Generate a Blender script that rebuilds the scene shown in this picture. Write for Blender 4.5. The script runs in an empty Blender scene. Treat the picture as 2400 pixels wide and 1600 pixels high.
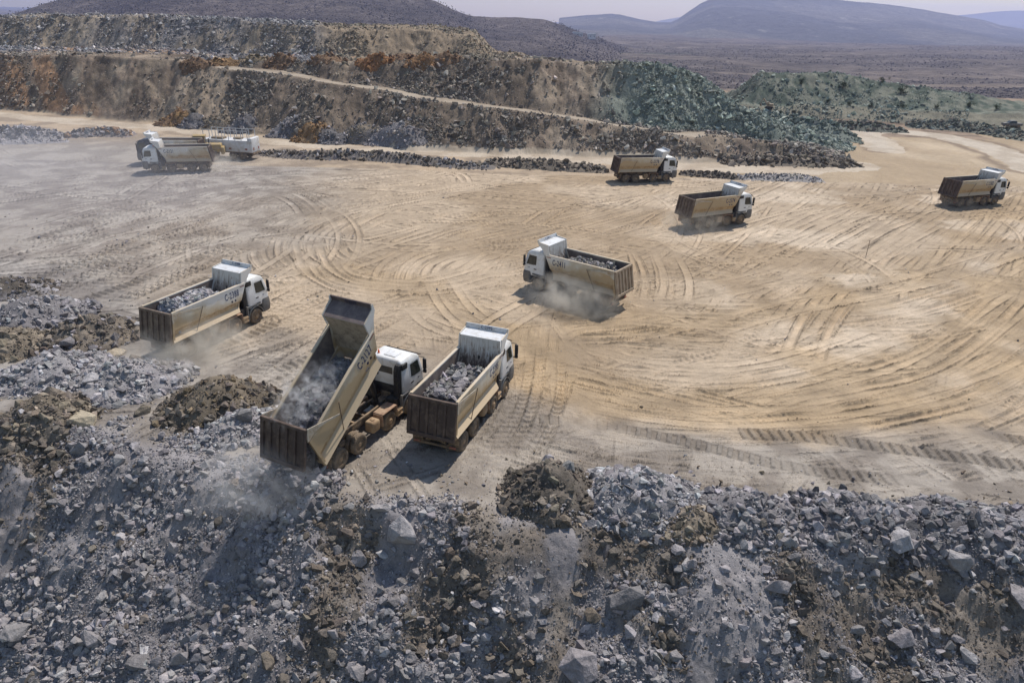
import bpy, bmesh, math, random
import numpy as np
from mathutils import Vector, Matrix, Euler

random.seed(7)
RNG = np.random.default_rng(11)
SC = bpy.context.scene
COL = SC.collection

# ------------------------------------------------------------------ camera
CAM_H, PITCH, ROLL, FPX = 19.63, math.radians(25.156), math.radians(1.5895), 1616.0
cam_d = bpy.data.cameras.new('camera')
cam_d.sensor_fit = 'HORIZONTAL'; cam_d.sensor_width = 36.0; cam_d.lens = 36.0 * FPX / 2400.0
cam_d.clip_start = 0.1; cam_d.clip_end = 40000
cam = bpy.data.objects.new('camera', cam_d); COL.objects.link(cam); SC.camera = cam
_fw = Vector((0, math.cos(PITCH), -math.sin(PITCH))); _up = Vector((0, math.sin(PITCH), math.cos(PITCH))); _rt = Vector((1, 0, 0))
CR = _rt * math.cos(ROLL) + _up * math.sin(ROLL); CU = -_rt * math.sin(ROLL) + _up * math.cos(ROLL)
m = Matrix((CR, CU, -_fw)).transposed().to_4x4(); m.translation = (0, 0, CAM_H); cam.matrix_world = m

# ------------------------------------------------------------------ sky, sun, exposure
SUN_AZ, SUN_EL = math.radians(59), math.radians(56)
world = bpy.data.worlds.new('World'); SC.world = world; world.use_nodes = True
wn = world.node_tree.nodes; wl = world.node_tree.links; wn.clear()
sky = wn.new('ShaderNodeTexSky'); sky.sky_type = 'NISHITA'; sky.sun_disc = False
sky.sun_elevation = SUN_EL; sky.sun_rotation = math.pi / 2 - SUN_AZ
sky.air_density = 1.3; sky.dust_density = 0.5; sky.ozone_density = 1.0
bg = wn.new('ShaderNodeBackground'); bg.inputs['Strength'].default_value = 0.12
wo = wn.new('ShaderNodeOutputWorld'); wl.new(sky.outputs[0], bg.inputs[0]); wl.new(bg.outputs[0], wo.inputs[0])
sl = bpy.data.lights.new('sun', 'SUN'); sl.energy = 4.9; sl.angle = math.radians(0.5); sl.color = (1.0, 0.94, 0.85)
so = bpy.data.objects.new('sun', sl); COL.objects.link(so)
so.rotation_euler = Vector((-math.cos(SUN_AZ) * math.cos(SUN_EL), -math.sin(SUN_AZ) * math.cos(SUN_EL), -math.sin(SUN_EL))).to_track_quat('-Z', 'Y').to_euler()
SC.view_settings.view_transform = 'Standard'; SC.view_settings.look = 'None'
SC.view_settings.exposure = -0.12; SC.view_settings.gamma = 1.0; SC.view_settings.use_curve_mapping = False
cy = SC.cycles
cy.max_bounces = 5; cy.diffuse_bounces = 3; cy.glossy_bounces = 2; cy.transmission_bounces = 4; cy.volume_bounces = 1
cy.use_denoising = True; cy.use_adaptive_sampling = True; cy.adaptive_threshold = 0.015
cy.volume_step_rate = 2.0

# ------------------------------------------------------------------ helpers
def ray(u, v):
    """direction through a spot of the 2352 px wide study picture"""
    k = 2400 / 2352; u = u * k; v = v * k
    return np.array(_fw) + np.array(CR) * (u - 1200) / FPX - np.array(CU) * (v - 800) / FPX
def gz(u, v, z=0.0):
    d = ray(u, v); t = (z - CAM_H) / d[2]; return d[0] * t, d[1] * t
def sm(a, b, x):
    t = np.clip((x - a) / (b - a), 0, 1); return t * t * (3 - 2 * t)
def _hash(ix, iy, s):
    h = (ix.astype(np.int64) * 374761393 + iy.astype(np.int64) * 668265263 + s * 974634777) & 0x7fffffff
    h = ((h ^ (h >> 13)) * 1274126177) & 0x7fffffff
    return ((h ^ (h >> 16)) & 0xffff) / 65535.0
def vn(x, y, s=0):
    x = np.asarray(x, float); y = np.asarray(y, float)
    ix = np.floor(x); iy = np.floor(y); fx = x - ix; fy = y - iy
    fx = fx * fx * (3 - 2 * fx); fy = fy * fy * (3 - 2 * fy)
    a = _hash(ix, iy, s); b = _hash(ix + 1, iy, s); c = _hash(ix, iy + 1, s); d = _hash(ix + 1, iy + 1, s)
    return (a + (b - a) * fx) * (1 - fy) + (c + (d - c) * fx) * fy
def fbm(x, y, s=0, o=4):
    r = 0; a = .5; t = 0
    for i in range(o):
        r = r + a * vn(x, y, s + i * 17); t += a; a *= .5; x = x * 2.03 + 3.1; y = y * 2.03 + 7.7
    return r / t
def mix(a, b, t):
    return a * (1 - t[..., None]) + b * t[..., None]
def C3(*c):
    return np.array(c, float)

def link(o, parent=None):
    COL.objects.link(o)
    if parent is not None: o.parent = parent
    return o
def tag(o, label=None, cat=None, group=None, kind=None):
    if label: o['label'] = label
    if cat: o['category'] = cat
    if group: o['group'] = group
    if kind: o['kind'] = kind
    return o
def empty(name, loc=(0, 0, 0), rz=0):
    o = bpy.data.objects.new(name, None); o.location = loc; o.rotation_euler = (0, 0, rz); o.empty_display_size = .3
    return link(o)
def mesh_np(name, V, F, mat, col=None, smooth=False, attrs=None):
    V = np.ascontiguousarray(V, np.float32); F = np.ascontiguousarray(F, np.int32); n = F.shape[1]
    me = bpy.data.meshes.new(name)
    me.vertices.add(len(V)); me.vertices.foreach_set('co', V.ravel())
    me.loops.add(F.size); me.loops.foreach_set('vertex_index', F.ravel())
    me.polygons.add(len(F)); me.polygons.foreach_set('loop_start', np.arange(0, F.size, n, dtype=np.int32))
    if smooth: me.polygons.foreach_set('use_smooth', np.ones(len(F), bool))
    else: me.polygons.foreach_set('use_smooth', np.zeros(len(F), bool))
    if col is not None:
        a = me.color_attributes.new('Col', 'FLOAT_COLOR', 'POINT')
        c4 = np.ones((len(V), 4), np.float32); c4[:, :3] = col; a.data.foreach_set('color', c4.ravel())
    for k, v in (attrs or {}).items():
        a = me.attributes.new(k, 'FLOAT', 'POINT'); a.data.foreach_set('value', np.ascontiguousarray(v, np.float32))
    me.materials.append(mat); me.update(calc_edges=True)
    return me
def obj(name, me, parent=None):
    return link(bpy.data.objects.new(name, me), parent)

# ------------------------------------------------------------------ materials
class NT:
    def __init__(s, name):
        s.m = bpy.data.materials.new(name); s.m.use_nodes = True; s.t = s.m.node_tree; s.t.nodes.clear()
        s.out = s.t.nodes.new('ShaderNodeOutputMaterial')
    def n(s, typ, **kw):
        nd = s.t.nodes.new(typ)
        for k, v in kw.items():
            if k in nd.inputs: nd.inputs[k].default_value = v
            else: setattr(nd, k, v)
        return nd
    def l(s, a, b): s.t.links.new(a, b)
    def noise(s, vec, scale, detail=4, rough=.6, dist=0):
        nd = s.n('ShaderNodeTexNoise', Scale=scale, Detail=detail, Roughness=rough, Distortion=dist)
        if vec is not None: s.l(vec, nd.inputs['Vector'])
        return nd.outputs['Fac']
    def ramp(s, f, stops):
        nd = s.n('ShaderNodeValToRGB'); e = nd.color_ramp.elements
        while len(e) < len(stops): e.new(.5)
        for q, (p, c) in zip(e, stops):
            q.position = p; q.color = (c[0], c[1], c[2], 1) if not isinstance(c, (int, float)) else (c, c, c, 1)
        s.l(f, nd.inputs[0]); return nd.outputs[0]
    def mixc(s, f, a, b, mode='MIX'):
        nd = s.n('ShaderNodeMix', data_type='RGBA', blend_type=mode)
        for i, q in ((0, f), (6, a), (7, b)):
            if isinstance(q, (int, float)): nd.inputs[i].default_value = q
            elif isinstance(q, tuple): nd.inputs[i].default_value = (*q, 1)
            else: s.l(q, nd.inputs[i])
        return nd.outputs[2]
    def math(s, op, a, b=0.0, c=None):
        nd = s.n('ShaderNodeMath', operation=op)
        for i, q in enumerate((a, b) if c is None else (a, b, c)):
            if isinstance(q, (int, float)): nd.inputs[i].default_value = q
            else: s.l(q, nd.inputs[i])
        return nd.outputs[0]
    def bsdf(s, col, rough=.9, metal=0, bump=None, bstr=.3, bdist=.05, spec=.3):
        b = s.n('ShaderNodeBsdfPrincipled'); b.inputs['Metallic'].default_value = metal
        b.inputs['Specular IOR Level'].default_value = spec
        if isinstance(col, tuple): b.inputs['Base Color'].default_value = (*col, 1)
        else: s.l(col, b.inputs['Base Color'])
        if isinstance(rough, (int, float)): b.inputs['Roughness'].default_value = rough
        else: s.l(rough, b.inputs['Roughness'])
        if bump is not None:
            q = s.n('ShaderNodeBump', Strength=bstr, Distance=bdist); s.l(bump, q.inputs['Height']); s.l(q.outputs[0], b.inputs['Normal'])
        s.l(b.outputs[0], s.out.inputs['Surface']); return b
def attr(s, name='Col'):
    return s.n('ShaderNodeAttribute', attribute_name=name).outputs['Color']
def pos(s):
    return s.n('ShaderNodeNewGeometry').outputs['Position']
def ocoord(s):
    return s.n('ShaderNodeTexCoord').outputs['Object']

def mat_earth(name, sc=1.0, bstr=.5, bdist=.08, var=.35):
    s = NT(name); p = pos(s)
    n1 = s.noise(p, 1.1 * sc, 6, .7); n2 = s.noise(p, 9 * sc, 5, .75)
    c = s.mixc(1.0, attr(s), s.ramp(n1, [(.25, 1 - var), (.75, 1 + var)]), 'MULTIPLY')
    c = s.mixc(1.0, c, s.ramp(n2, [(.3, 1 - var * .8), (.7, 1 + var * .8)]), 'MULTIPLY')
    h = s.math('ADD', s.math('MULTIPLY', n1, 1.0), s.math('MULTIPLY', n2, .35))
    s.bsdf(c, .95, 0, h, bstr, bdist, .15); return s.m
def mat_rock(name, sc=3.0, bdist=.05):
    s = NT(name); p = pos(s)
    n1 = s.noise(p, sc, 6, .65, .6); n2 = s.noise(p, sc * 7, 4, .7)
    c = s.mixc(1.0, attr(s), s.ramp(n1, [(.28, .66), (.72, 1.28)]), 'MULTIPLY')
    c = s.mixc(1.0, c, s.ramp(n2, [(.3, .78), (.7, 1.18)]), 'MULTIPLY')
    n3 = s.n('ShaderNodeTexVoronoi', feature='F1', Scale=sc * 1.7); s.l(p, n3.inputs['Vector'])
    h = s.math('ADD', s.math('ADD', n1, s.math('MULTIPLY', n2, .45)), s.math('MULTIPLY', n3.outputs['Distance'], .5))
    s.bsdf(c, .92, 0, h, .9, bdist, .15); return s.m
M = {}
M['pad'] = mat_earth('packed_earth', 1.0, .5, .05, .16)
M['spoil'] = mat_earth('loose_spoil', 1.6, .8, .12, .3)
M['bench'] = mat_earth('bench_spoil', .35, .6, .45, .24)
M['rock'] = mat_rock('blasted_rock', 2.6, .12)
M['rockfar'] = mat_rock('blasted_rock_far', .8, .2)
def mat_hill(name, sc, bd):
    s = NT(name); p = pos(s)
    n1 = s.noise(p, sc, 7, .7); n2 = s.noise(p, sc * 5, 5, .75)
    c = s.mixc(1.0, attr(s), s.ramp(n1, [(.3, .6), (.7, 1.4)]), 'MULTIPLY')
    c = s.mixc(1.0, c, s.ramp(n2, [(.35, .55), (.65, 1.45)]), 'MULTIPLY')
    s.bsdf(c, 1.0, 0, s.math('ADD', n1, n2), 1.0, bd, .05); return s.m
M['hill'] = mat_hill('dry_scrub', .02, 8.0)
M['valley'] = mat_hill('dry_valley', .012, 6.0)

def mat_body(name='dusty_white_paint', shift=0.0):
    # white paint under ochre dust: clean at the front top, dusty towards the rear and the lower edge, broken brown band above the ledge
    s = NT(name); g = ocoord(s)
    sep = s.n('ShaderNodeSeparateXYZ'); s.l(g, sep.inputs[0])
    rnd = s.n('ShaderNodeObjectInfo').outputs['Random']
    off = s.n('ShaderNodeVectorMath', operation='ADD'); s.l(g, off.inputs[0])
    cmb = s.n('ShaderNodeCombineXYZ'); s.l(s.math('MULTIPLY', rnd, 40.0), cmb.inputs[0]); s.l(cmb.outputs[0], off.inputs[1]); v = off.outputs[0]
    n1 = s.noise(v, .9, 5, .6); n2 = s.noise(v, 5, 5, .7); n3 = s.noise(v, 2.2, 6, .75, 1.0)
    # body frame: hinge origin, x forward to 6.3, z 0..2
    zt = s.math('MULTIPLY_ADD', sep.outputs[2], -.50, 1.04)
    xt = s.math('MULTIPLY_ADD', sep.outputs[0], -.085, .34)
    d = s.math('ADD', s.math('ADD', zt, xt), s.math('MULTIPLY_ADD', n1, 1.1, -.62))
    d = s.math('ADD', d, s.math('MULTIPLY_ADD', n2, .3, -.15))
    d = s.math('ADD', d, s.math('MULTIPLY_ADD', rnd, .42, -.10 + shift))
    c = s.ramp(d, [(.10, (.70, .68, .65)), (.36, (.58, .51, .40)), (.70, (.47, .345, .205))])
    band = s.math('MULTIPLY', s.ramp(s.math('ABSOLUTE', s.math('MULTIPLY_ADD', sep.outputs[2], 1.0, -.78)), [(.05, 1.0), (.42, 0.0)]), s.ramp(n3, [(.42, 0.0), (.62, 1.0)]))
    c = s.mixc(s.math('MULTIPLY', band, .75), c, (.26, .15, .06))
    nz = s.n('ShaderNodeSeparateXYZ'); s.l(s.n('ShaderNodeNewGeometry').outputs['Normal'], nz.inputs[0])
    c = s.mixc(s.math('MULTIPLY', s.ramp(nz.outputs[2], [(.25, 0.0), (.5, 1.0)]), .8), c, (.52, .41, .28))  # upward faces paler: settled dust, plus the lit look of the ledge painted in
    sp = s.ramp(s.noise(v, 11, 3, .8), [(.68, 0.0), (.74, 1.0)])
    c = s.mixc(s.math('MULTIPLY', sp, .45), c, (.13, .08, .05))
    s.bsdf(c, .6, 0, n2, .15, .01, .35); return s.m
def mat_dirty(name, base, dirt, amt=.5, sc=3.0, rough=.6, metal=0, spec=.35, bdist=.005):
    s = NT(name); g = ocoord(s); n1 = s.noise(g, sc, 6, .7, .4); n2 = s.noise(g, sc * 6, 4, .75)
    f = s.math('ADD', s.math('MULTIPLY', n1, .75), s.math('MULTIPLY', n2, .25))
    lo = .62 - amt * .45
    c = s.mixc(s.ramp(f, [(lo, 0.0), (lo + .22, 1.0)]), base, dirt)
    s.bsdf(c, rough, metal, n2, .2, bdist, spec); return s.m
M['body'] = mat_body()
M['bodytan'] = mat_body('tan_dusted_paint', .30)
M['cab'] = mat_dirty('cab_white_paint', (.74, .74, .74), (.50, .44, .35), .28, 1.6, .38, 0, .5)
M['canopy'] = mat_dirty('scuffed_grey_paint', (.66, .67, .69), (.42, .37, .31), .30, 2.4, .5)
def mat_headboard():
    s = NT('scraped_headboard'); g = ocoord(s)
    mp = s.n('ShaderNodeMapping'); mp.inputs['Scale'].default_value = (3, 5, .8); s.l(g, mp.inputs[0])
    rnd = s.n('ShaderNodeObjectInfo').outputs['Random']; cb = s.n('ShaderNodeCombineXYZ'); s.l(s.math('MULTIPLY', rnd, 30.0), cb.inputs[1]); s.l(cb.outputs[0], mp.inputs['Location'])
    n = s.noise(mp.outputs[0], 1.6, 6, .8, .8); sep = s.n('ShaderNodeSeparateXYZ'); s.l(g, sep.inputs[0])
    low = s.math('MULTIPLY_ADD', sep.outputs[2], -.42, .92)
    f = s.math('ADD', n, s.math('MULTIPLY', low, .42))
    c = s.ramp(f, [(.47, (.60, .58, .55)), (.58, (.36, .30, .25)), (.70, (.07, .05, .042)), (.86, (.22, .16, .12))])
    s.bsdf(c, .6, 0, n, .2, .01, .3); return s.m
M['headboard'] = mat_headboard()
M['brownpanel'] = mat_dirty('worn_brown_panel', (.115, .088, .088), (.24, .19, .17), .4, 1.6, .6)
M['tanboard'] = mat_dirty('tan_headboard', (.44, .35, .26), (.12, .09, .07), .34, 2.2, .65)
M['armpaint'] = mat_dirty('arm_dusty_paint', (.58, .53, .44), (.33, .23, .14), .45, 2.0, .7)
M['darkcab'] = mat_dirty('dark_blue_cab', (.03, .04, .06), (.16, .14, .12), .3, 1.6, .4)
M['bedin'] = mat_dirty('worn_steel_bed', (.13, .105, .10), (.26, .21, .18), .5, 1.5, .6, .2)
M['gate'] = mat_dirty('rusty_gate', (.088, .06, .048), (.23, .165, .12), .27, 1.6, .75)
M['gatepale'] = mat_dirty('lit_dusty_gate', (.40, .32, .235), (.22, .15, .10), .4, 1.5, .75)  # paler gate paint, its sunlit look put into the colour
M['gatedust'] = mat_dirty('brown_dusty_gate', (.13, .095, .075), (.29, .225, .165), .36, 1.4, .8)
M['chassis'] = mat_dirty('dusty_chassis', (.055, .045, .04), (.30, .21, .13), .5, 1.6, .85)
M['chassistan'] = mat_dirty('ochre_dusted_steel', (.20, .12, .07), (.42, .30, .185), .62, 1.8, .9)
M['redsteel'] = mat_dirty('red_oxide_steel', (.27, .15, .10), (.42, .30, .20), .5, 2.0, .85)
M['plastic'] = mat_dirty('dark_grey_plastic', (.11, .115, .125), (.26, .22, .17), .38, 2.0, .6)
M['black'] = mat_dirty('black_plastic', (.018, .018, .02), (.10, .085, .07), .30, 2.5, .55)
M['tyre'] = mat_dirty('dusty_rubber', (.06, .052, .047), (.25, .185, .125), .55, 2.0, .95)
M['rim'] = mat_dirty('dusty_rim', (.13, .085, .055), (.36, .25, .155), .6, 3.0, .85)
M['yellow'] = mat_dirty('machine_yellow', (.42, .29, .08), (.34, .25, .15), .55, 2.0, .6)
M['trailer'] = mat_dirty('trailer_white', (.66, .66, .67), (.42, .36, .29), .35, 1.2, .5)
M['wood'] = mat_dirty('weathered_wood', (.20, .15, .10), (.3, .24, .17), .4, 6, .9)
def plain(name, c, r=.5, metal=0, spec=.4):
    s = NT(name); n = s.noise(ocoord(s), 6, 3)
    s.bsdf(s.mixc(s.math('MULTIPLY', n, .25), c, tuple(q * .7 for q in c)), r, metal, None, spec=spec); return s.m
M['navy'] = plain('navy_lettering', (.025, .038, .11), .6)
M['red'] = mat_dirty('red_reflector', (.30, .035, .03), (.30, .20, .13), .5, 3.0, .5)
M['orange'] = plain('orange_beacon', (.75, .12, .02), .3)
M['lamp'] = plain('lamp_glass', (.6, .6, .6), .15)
M['pole'] = plain('pale_pole', (.55, .56, .58), .6)
def mat_glass():
    s = NT('dark_cab_glass'); n = s.noise(ocoord(s), 2.0, 3)
    s.bsdf(s.ramp(n, [(.3, (.012, .016, .016)), (.7, (.055, .062, .05))]), .12, 0, None, spec=.6); return s.m
M['glass'] = mat_glass()
def mat_dust(name, c, dens, nsc=1.2, lo=.42, hi=.75):
    s = NT(name); g = ocoord(s)
    ln = s.n('ShaderNodeVectorMath', operation='LENGTH'); s.l(g, ln.inputs[0])
    fall = s.ramp(ln.outputs['Value'], [(.15, 1.0), (.95, 0.0)])
    n = s.ramp(s.noise(pos(s), nsc, 5, .6, .8), [(lo, 0.0), (hi, 1.0)])
    v = s.n('ShaderNodeVolumePrincipled'); v.inputs['Color'].default_value = (*c, 1)
    s.l(s.math('MULTIPLY', s.math('MULTIPLY', fall, n), dens), v.inputs['Density']); v.inputs['Anisotropy'].default_value = .15
    s.l(v.outputs[0], s.out.inputs['Volume']); return s.m

# ------------------------------------------------------------------ terrain heights
CREST = np.array([(60, 17), (36, 20.5), (24, 22.3), (12, 23.0), (3, 23.2), (-2, 23.9), (-7, 24.5), (-11, 25.9), (-14, 26.9), (-17, 28.2), (-21, 29.3), (-25, 29.5), (-31, 31), (-40, 36), (-60, 46), (-90, 60)], float)
def crest_d(x, y):
    """signed distance to the crest line, positive on the outer (downhill) side"""
    cx = CREST[::-1, 0]; cyy = CREST[::-1, 1]
    best = np.full(x.shape, 1e9)
    for i in range(len(CREST) - 1):
        a = CREST[i]; b = CREST[i + 1]; ab = b - a; L = ab @ ab
        t = np.clip(((x - a[0]) * ab[0] + (y - a[1]) * ab[1]) / L, 0, 1)
        best = np.minimum(best, np.hypot(x - a[0] - t * ab[0], y - a[1] - t * ab[1]))
    return np.where(y < np.interp(x, cx, cyy), best, -best)

# back benches: per azimuth (study-picture columns) rows of base, ramp edge, ramp back, second crest, plateau back, top crest
_cols = [(-320, 225, 118, 112, 110, 105, 48), (0, 250, 130, 122, 119, 112, 42), (200, 272, 128, 121, 118, 113, 38), (400, 290, 140, 130, 126, 117, 42), (520, 300, 160, 150, 142, 125, 48),
         (640, 318, 170, 160, 135, 128, 55), (800, 335, 198, 188, 143, 130, 68), (1000, 345, 232, 222, 138, 128, 72), (1090, 352, 246, 236, 138, 128, 82), (1135, 355, 253, 243, 139, 0, 0), (1200, 358, 262, 252, 140, 0, 0),
         (1400, 365, 290, 282, 145, 0, 0), (1500, 368, 300, 292, 148, 0, 0), (1600, 370, 312, 305, 176, 0, 0), (1645, 371, 316, 308, 222, 0, 0), (1676, 371, 319, 311, 252, 0, 0), (1730, 372, 325, 317, 276, 0, 0), (1800, 372, 334, 326, 303, 0, 0), (1970, 374, 372, 366, 345, 0, 0)]
_W, _Y, _Z = [], [], []
def _ysl(u, v, y0, z0, t):
    d = ray(u, v); mm = d[2] / d[1]; yy = (CAM_H - z0 + t * y0) / (t - mm); return yy, CAM_H + mm * yy
for (u, r1, r2, r3, r4, r5, r6) in _cols:
    x1, y1 = gz(u, r1)
    ws = [x1 / y1]; ys = [y1]; zs = [0.0]
    def add(v, yy, zz):
        d = ray(u, v); ws.append(d[0] / d[1]); ys.append(yy); zs.append(zz)
    if u < 1950:
        y2, z2 = _ysl(u, r2, y1, 0, .7); add(r2, y2, z2)
        y3 = y2 + 7; d = ray(u, r3); z3 = CAM_H + y3 * d[2] / d[1]; add(r3, y3, z3)
        y4, z4 = _ysl(u, r4, y3, z3, .75); add(r4, y4, z4)
    else:
        for q in (2, 7, 9): ws.append(ws[0]); ys.append(y1 + q); zs.append(0.0)
        y4, z4 = ys[-1], 0.0
    if r5:
        y5 = y4 + 35; d = ray(u, r5); z5 = CAM_H + y5 * d[2] / d[1]; add(r5, y5, z5)
        y6, z6 = _ysl(u, r6, y5, z5, .7); add(r6, y6, z6)
    else:
        for q, zq in (((35, z4 - 1.7), (46, z4 - 3)) if u < 1350 else ((9, z4 * .93), (30, 0.0))): ws.append(ws[3]); ys.append(y4 + q); zs.append(zq)
    _W.append(ws); _Y.append(ys); _Z.append(zs)
_W = np.array(_W); _Y = np.array(_Y); _Z = np.array(_Z)
def bench_nodes(w):
    yn = np.stack([np.interp(w, _W[:, k], _Y[:, k]) for k in range(6)])
    zn = np.stack([np.interp(w, _W[:, k], _Z[:, k]) for k in range(6)])
    return yn, zn
# second (green) bench beyond the yard on the right
_g2 = []
for (u, a, b, c) in [(1655, 235, 234, 232), (1690, 262, 238, 205), (1740, 272, 240, 168), (1900, 277, 242, 166), (2000, 282, 246, 190), (2200, 298, 256, 216), (2352, 308, 264, 240), (2600, 330, 285, 268), (3000, 365, 325, 310)]:
    xa, ya = gz(u, a); yb = ya + 7; d = ray(u, b); zb = max(.05, CAM_H + yb * d[2] / d[1])
    yc = yb + 14; dc = ray(u, c)
    for _ in range(40):
        zc = CAM_H + yc * dc[2] / dc[1]
        if zc > zb + .62 * (yc - yb - 3): yc += .5
        else: break
    _g2.append((xa / ya, ya, dc[0] / dc[1], yb, zb, yc, max(zc, .1)))
_g2 = np.array(_g2)

def green2(x, y):
    w = x / y; g = _g2; wv = .5 * (g[:, 0] + g[:, 2])
    ya = np.interp(w, wv, g[:, 1]); yb = np.interp(w, wv, g[:, 3]); zb = np.interp(w, wv, g[:, 4]); yc = np.interp(w, wv, g[:, 5]); zc = np.interp(w, wv, g[:, 6])
    z = np.where(y < ya, 0, np.where(y < yb, zb * (y - ya) / (yb - ya), np.where(y < yb + 3, zb, np.where(y < yc, zb + (zc - zb) * (y - yb - 3) / np.maximum(yc - yb - 3, .5), np.maximum(zc - .11 * (y - yc), .1)))))
    return np.where(w < wv[0], 0, z), ya, yb, yc

def bench(x, y):
    wob = (fbm(x * .06, y * .06, 5, 4) - .5)
    w = x / y + wob * .03
    yy = y + (fbm(x * .12, y * .05, 9, 4) - .5) * 7.0
    yn, zn = bench_nodes(w)
    z = np.zeros_like(y)
    for k in range(5):
        t = np.clip((yy - yn[k]) / np.maximum(yn[k + 1] - yn[k], .3), 0, 1)
        seg = zn[k] + (zn[k + 1] - zn[k]) * t
        z = np.where(yy >= yn[k], seg, z)
    z = np.where(w > _W[-1, 0], 0, z)
    return z, yy, yn, w

ROADS = []   # (centre line, half width) of graded tracks
def road_w(pts, hw): ROADS.append((np.array(pts, float), hw))
def seg_d(x, y, P):
    best = np.full(x.shape, 1e9)
    for a, b in zip(P[:-1], P[1:]):
        ab = b - a; L = ab @ ab + 1e-9; t = np.clip(((x - a[0]) * ab[0] + (y - a[1]) * ab[1]) / L, 0, 1)
        best = np.minimum(best, np.hypot(x - a[0] - t * ab[0], y - a[1] - t * ab[1]))
    return best
road_w([gz(u, v) for u, v in [(-300, 232), (0, 262), (200, 282), (400, 297), (600, 322), (800, 341), (1000, 350), (1200, 358)]], 2.6)
road_w([gz(u, v) for u, v in [(1200, 358), (1400, 366), (1600, 380), (1800, 388), (1960, 380)]], 4.2)
road_w([gz(u, v) for u, v in [(1890, 270), (2000, 274), (2150, 283), (2300, 297), (2420, 312)]], 3.0)
road_w([gz(u, v) for u, v in [(1990, 300), (2080, 305), (2160, 313), (2240, 330), (2310, 352), (2380, 392)]], 3.6)
road_w([gz(u, v) for u, v in [(1965, 292), (2010, 318), (2030, 345)]], 3.0)

# heaps: (u, v of the foot centre, radius across, radius deep, height, colour key)
GREY, PALE, DGREY, BROWN, TANF, ORANGE, GREEN, PURP = C3(.325, .303, .31), C3(.42, .40, .405), C3(.225, .21, .213), C3(.188, .162, .138), C3(.29, .23, .165), C3(.30, .195, .125), C3(.20, .22, .195), C3(.20, .195, .225)
def cone(x, y, h):
    cx, cyy, rx, ry, hh, ang, sd = h
    c, s_ = math.cos(ang), math.sin(ang); dx = x - cx; dy = y - cyy
    a = (c * dx + s_ * dy) / rx; b = (-s_ * dx + c * dy) / ry
    r = np.sqrt(a * a + b * b) * (1 + (fbm(x * .9, y * .9, sd, 3) - .5) * .5)
    return hh * np.clip(1.06 - np.sqrt(r * r * .96 + .012) * 1.02, 0, 1)

TRK = None
def base_height(x, y):
    d = crest_d(x, y)
    n1 = fbm(x * .35, y * .35, 2, 4) - .5
    dd = d + n1 * 1.6
    slope = np.where(dd > 0, dd, 0)
    z = -.74 * (np.sqrt(slope * slope + .35) - .59)
    out = sm(-.5, 2.0, dd)
    z = z + out * ((fbm(x * .22, y * .22, 3, 3) - .5) * 2.2 + (fbm(x * .9, y * .9, 4, 4) - .5) * .75)
    z = z + (1 - out) * (fbm(x * .05, y * .05, 6, 3) - .5) * .5 * sm(40, 60, y)
    far = y > 96
    if np.any(far):
        bz, yy, yn, w = bench(x, y)
        g2, ya, yb, yc = green2(x, y)
        ng = fbm(x * .25, y * .12, 8, 5) - .5
        onslope = sm(0.3, 2.0, bz)
        rm = sm(-1.5, 0, yy - yn[1]) * sm(1.5, 0, yy - yn[2])
        bz = bz + onslope * (1 - .85 * rm) * (ng * 1.7 + (fbm(x * .8, y * .8, 12, 4) - .5) * 1.0)
        g2 = g2 + sm(.2, 1.5, g2) * (fbm(x * .3, y * .2, 14, 4) - .5) * 1.6
        z = np.where(far, z + np.maximum(bz, g2), z)
        z = z - sm(236, 250, y) * (z + 25)
    return z
LIM = 0.95
def halfw(y): return LIM * y + 17.0

# ------------------------------------------------------------------ the near ground as one fan of quads
rows = [6.0]
while rows[-1] < 250:
    y = rows[-1]
    rows.append(y + (.065 if y < 24.5 else min(max(y * y / 10245 * .55, .05), .45) if y < 104 else .36))
rows = np.array(rows); NV = len(rows); NU = 1700
us = np.linspace(-1, 1, NU)
# columns are a little denser where the picture is
us = us * (.62 + .38 * us * us)
GX = us[None, :] * halfw(rows)[:, None]; GY = np.repeat(rows[:, None], NU, 1)
GZ = base_height(GX, GY)
def gi(x, y):
    """grid indices of world points"""
    v = np.interp(y, rows, np.arange(NV)); u = np.interp(x / halfw(y), us, np.arange(NU))
    return np.clip(np.round(v).astype(int), 0, NV - 1), np.clip(np.round(u).astype(int), 0, NU - 1)

# tyre tracks: every pass of a truck presses two ruts with raised edges
TH = np.zeros_like(GZ); TC = np.zeros_like(GZ)
def spline(P, n):
    P = np.array(P, float); t = np.concatenate([[0], np.cumsum(np.hypot(*np.diff(P, axis=0).T))])
    # Catmull-Rom resampled by length
    Pm = np.vstack([2 * P[0] - P[1], P, 2 * P[-1] - P[-2]]); out = []
    for i in range(len(P) - 1):
        k = max(4, int(24 * (t[i + 1] - t[i]) / t[-1] * len(P))); s = np.linspace(0, 1, k, endpoint=False)[:, None]
        a, b, c, d = Pm[i], Pm[i + 1], Pm[i + 2], Pm[i + 3]
        out.append(.5 * (2 * b + (c - a) * s + (2 * a - 5 * b + 4 * c - d) * s ** 2 + (-a + 3 * b - 3 * c + d) * s ** 3))
    Q = np.vstack(out + [P[-1:]]); L = np.concatenate([[0], np.cumsum(np.hypot(*np.diff(Q, axis=0).T))])
    s = np.linspace(0, L[-1], n); return np.stack([np.interp(s, L, Q[:, 0]), np.interp(s, L, Q[:, 1])], 1), L[-1]
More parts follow.
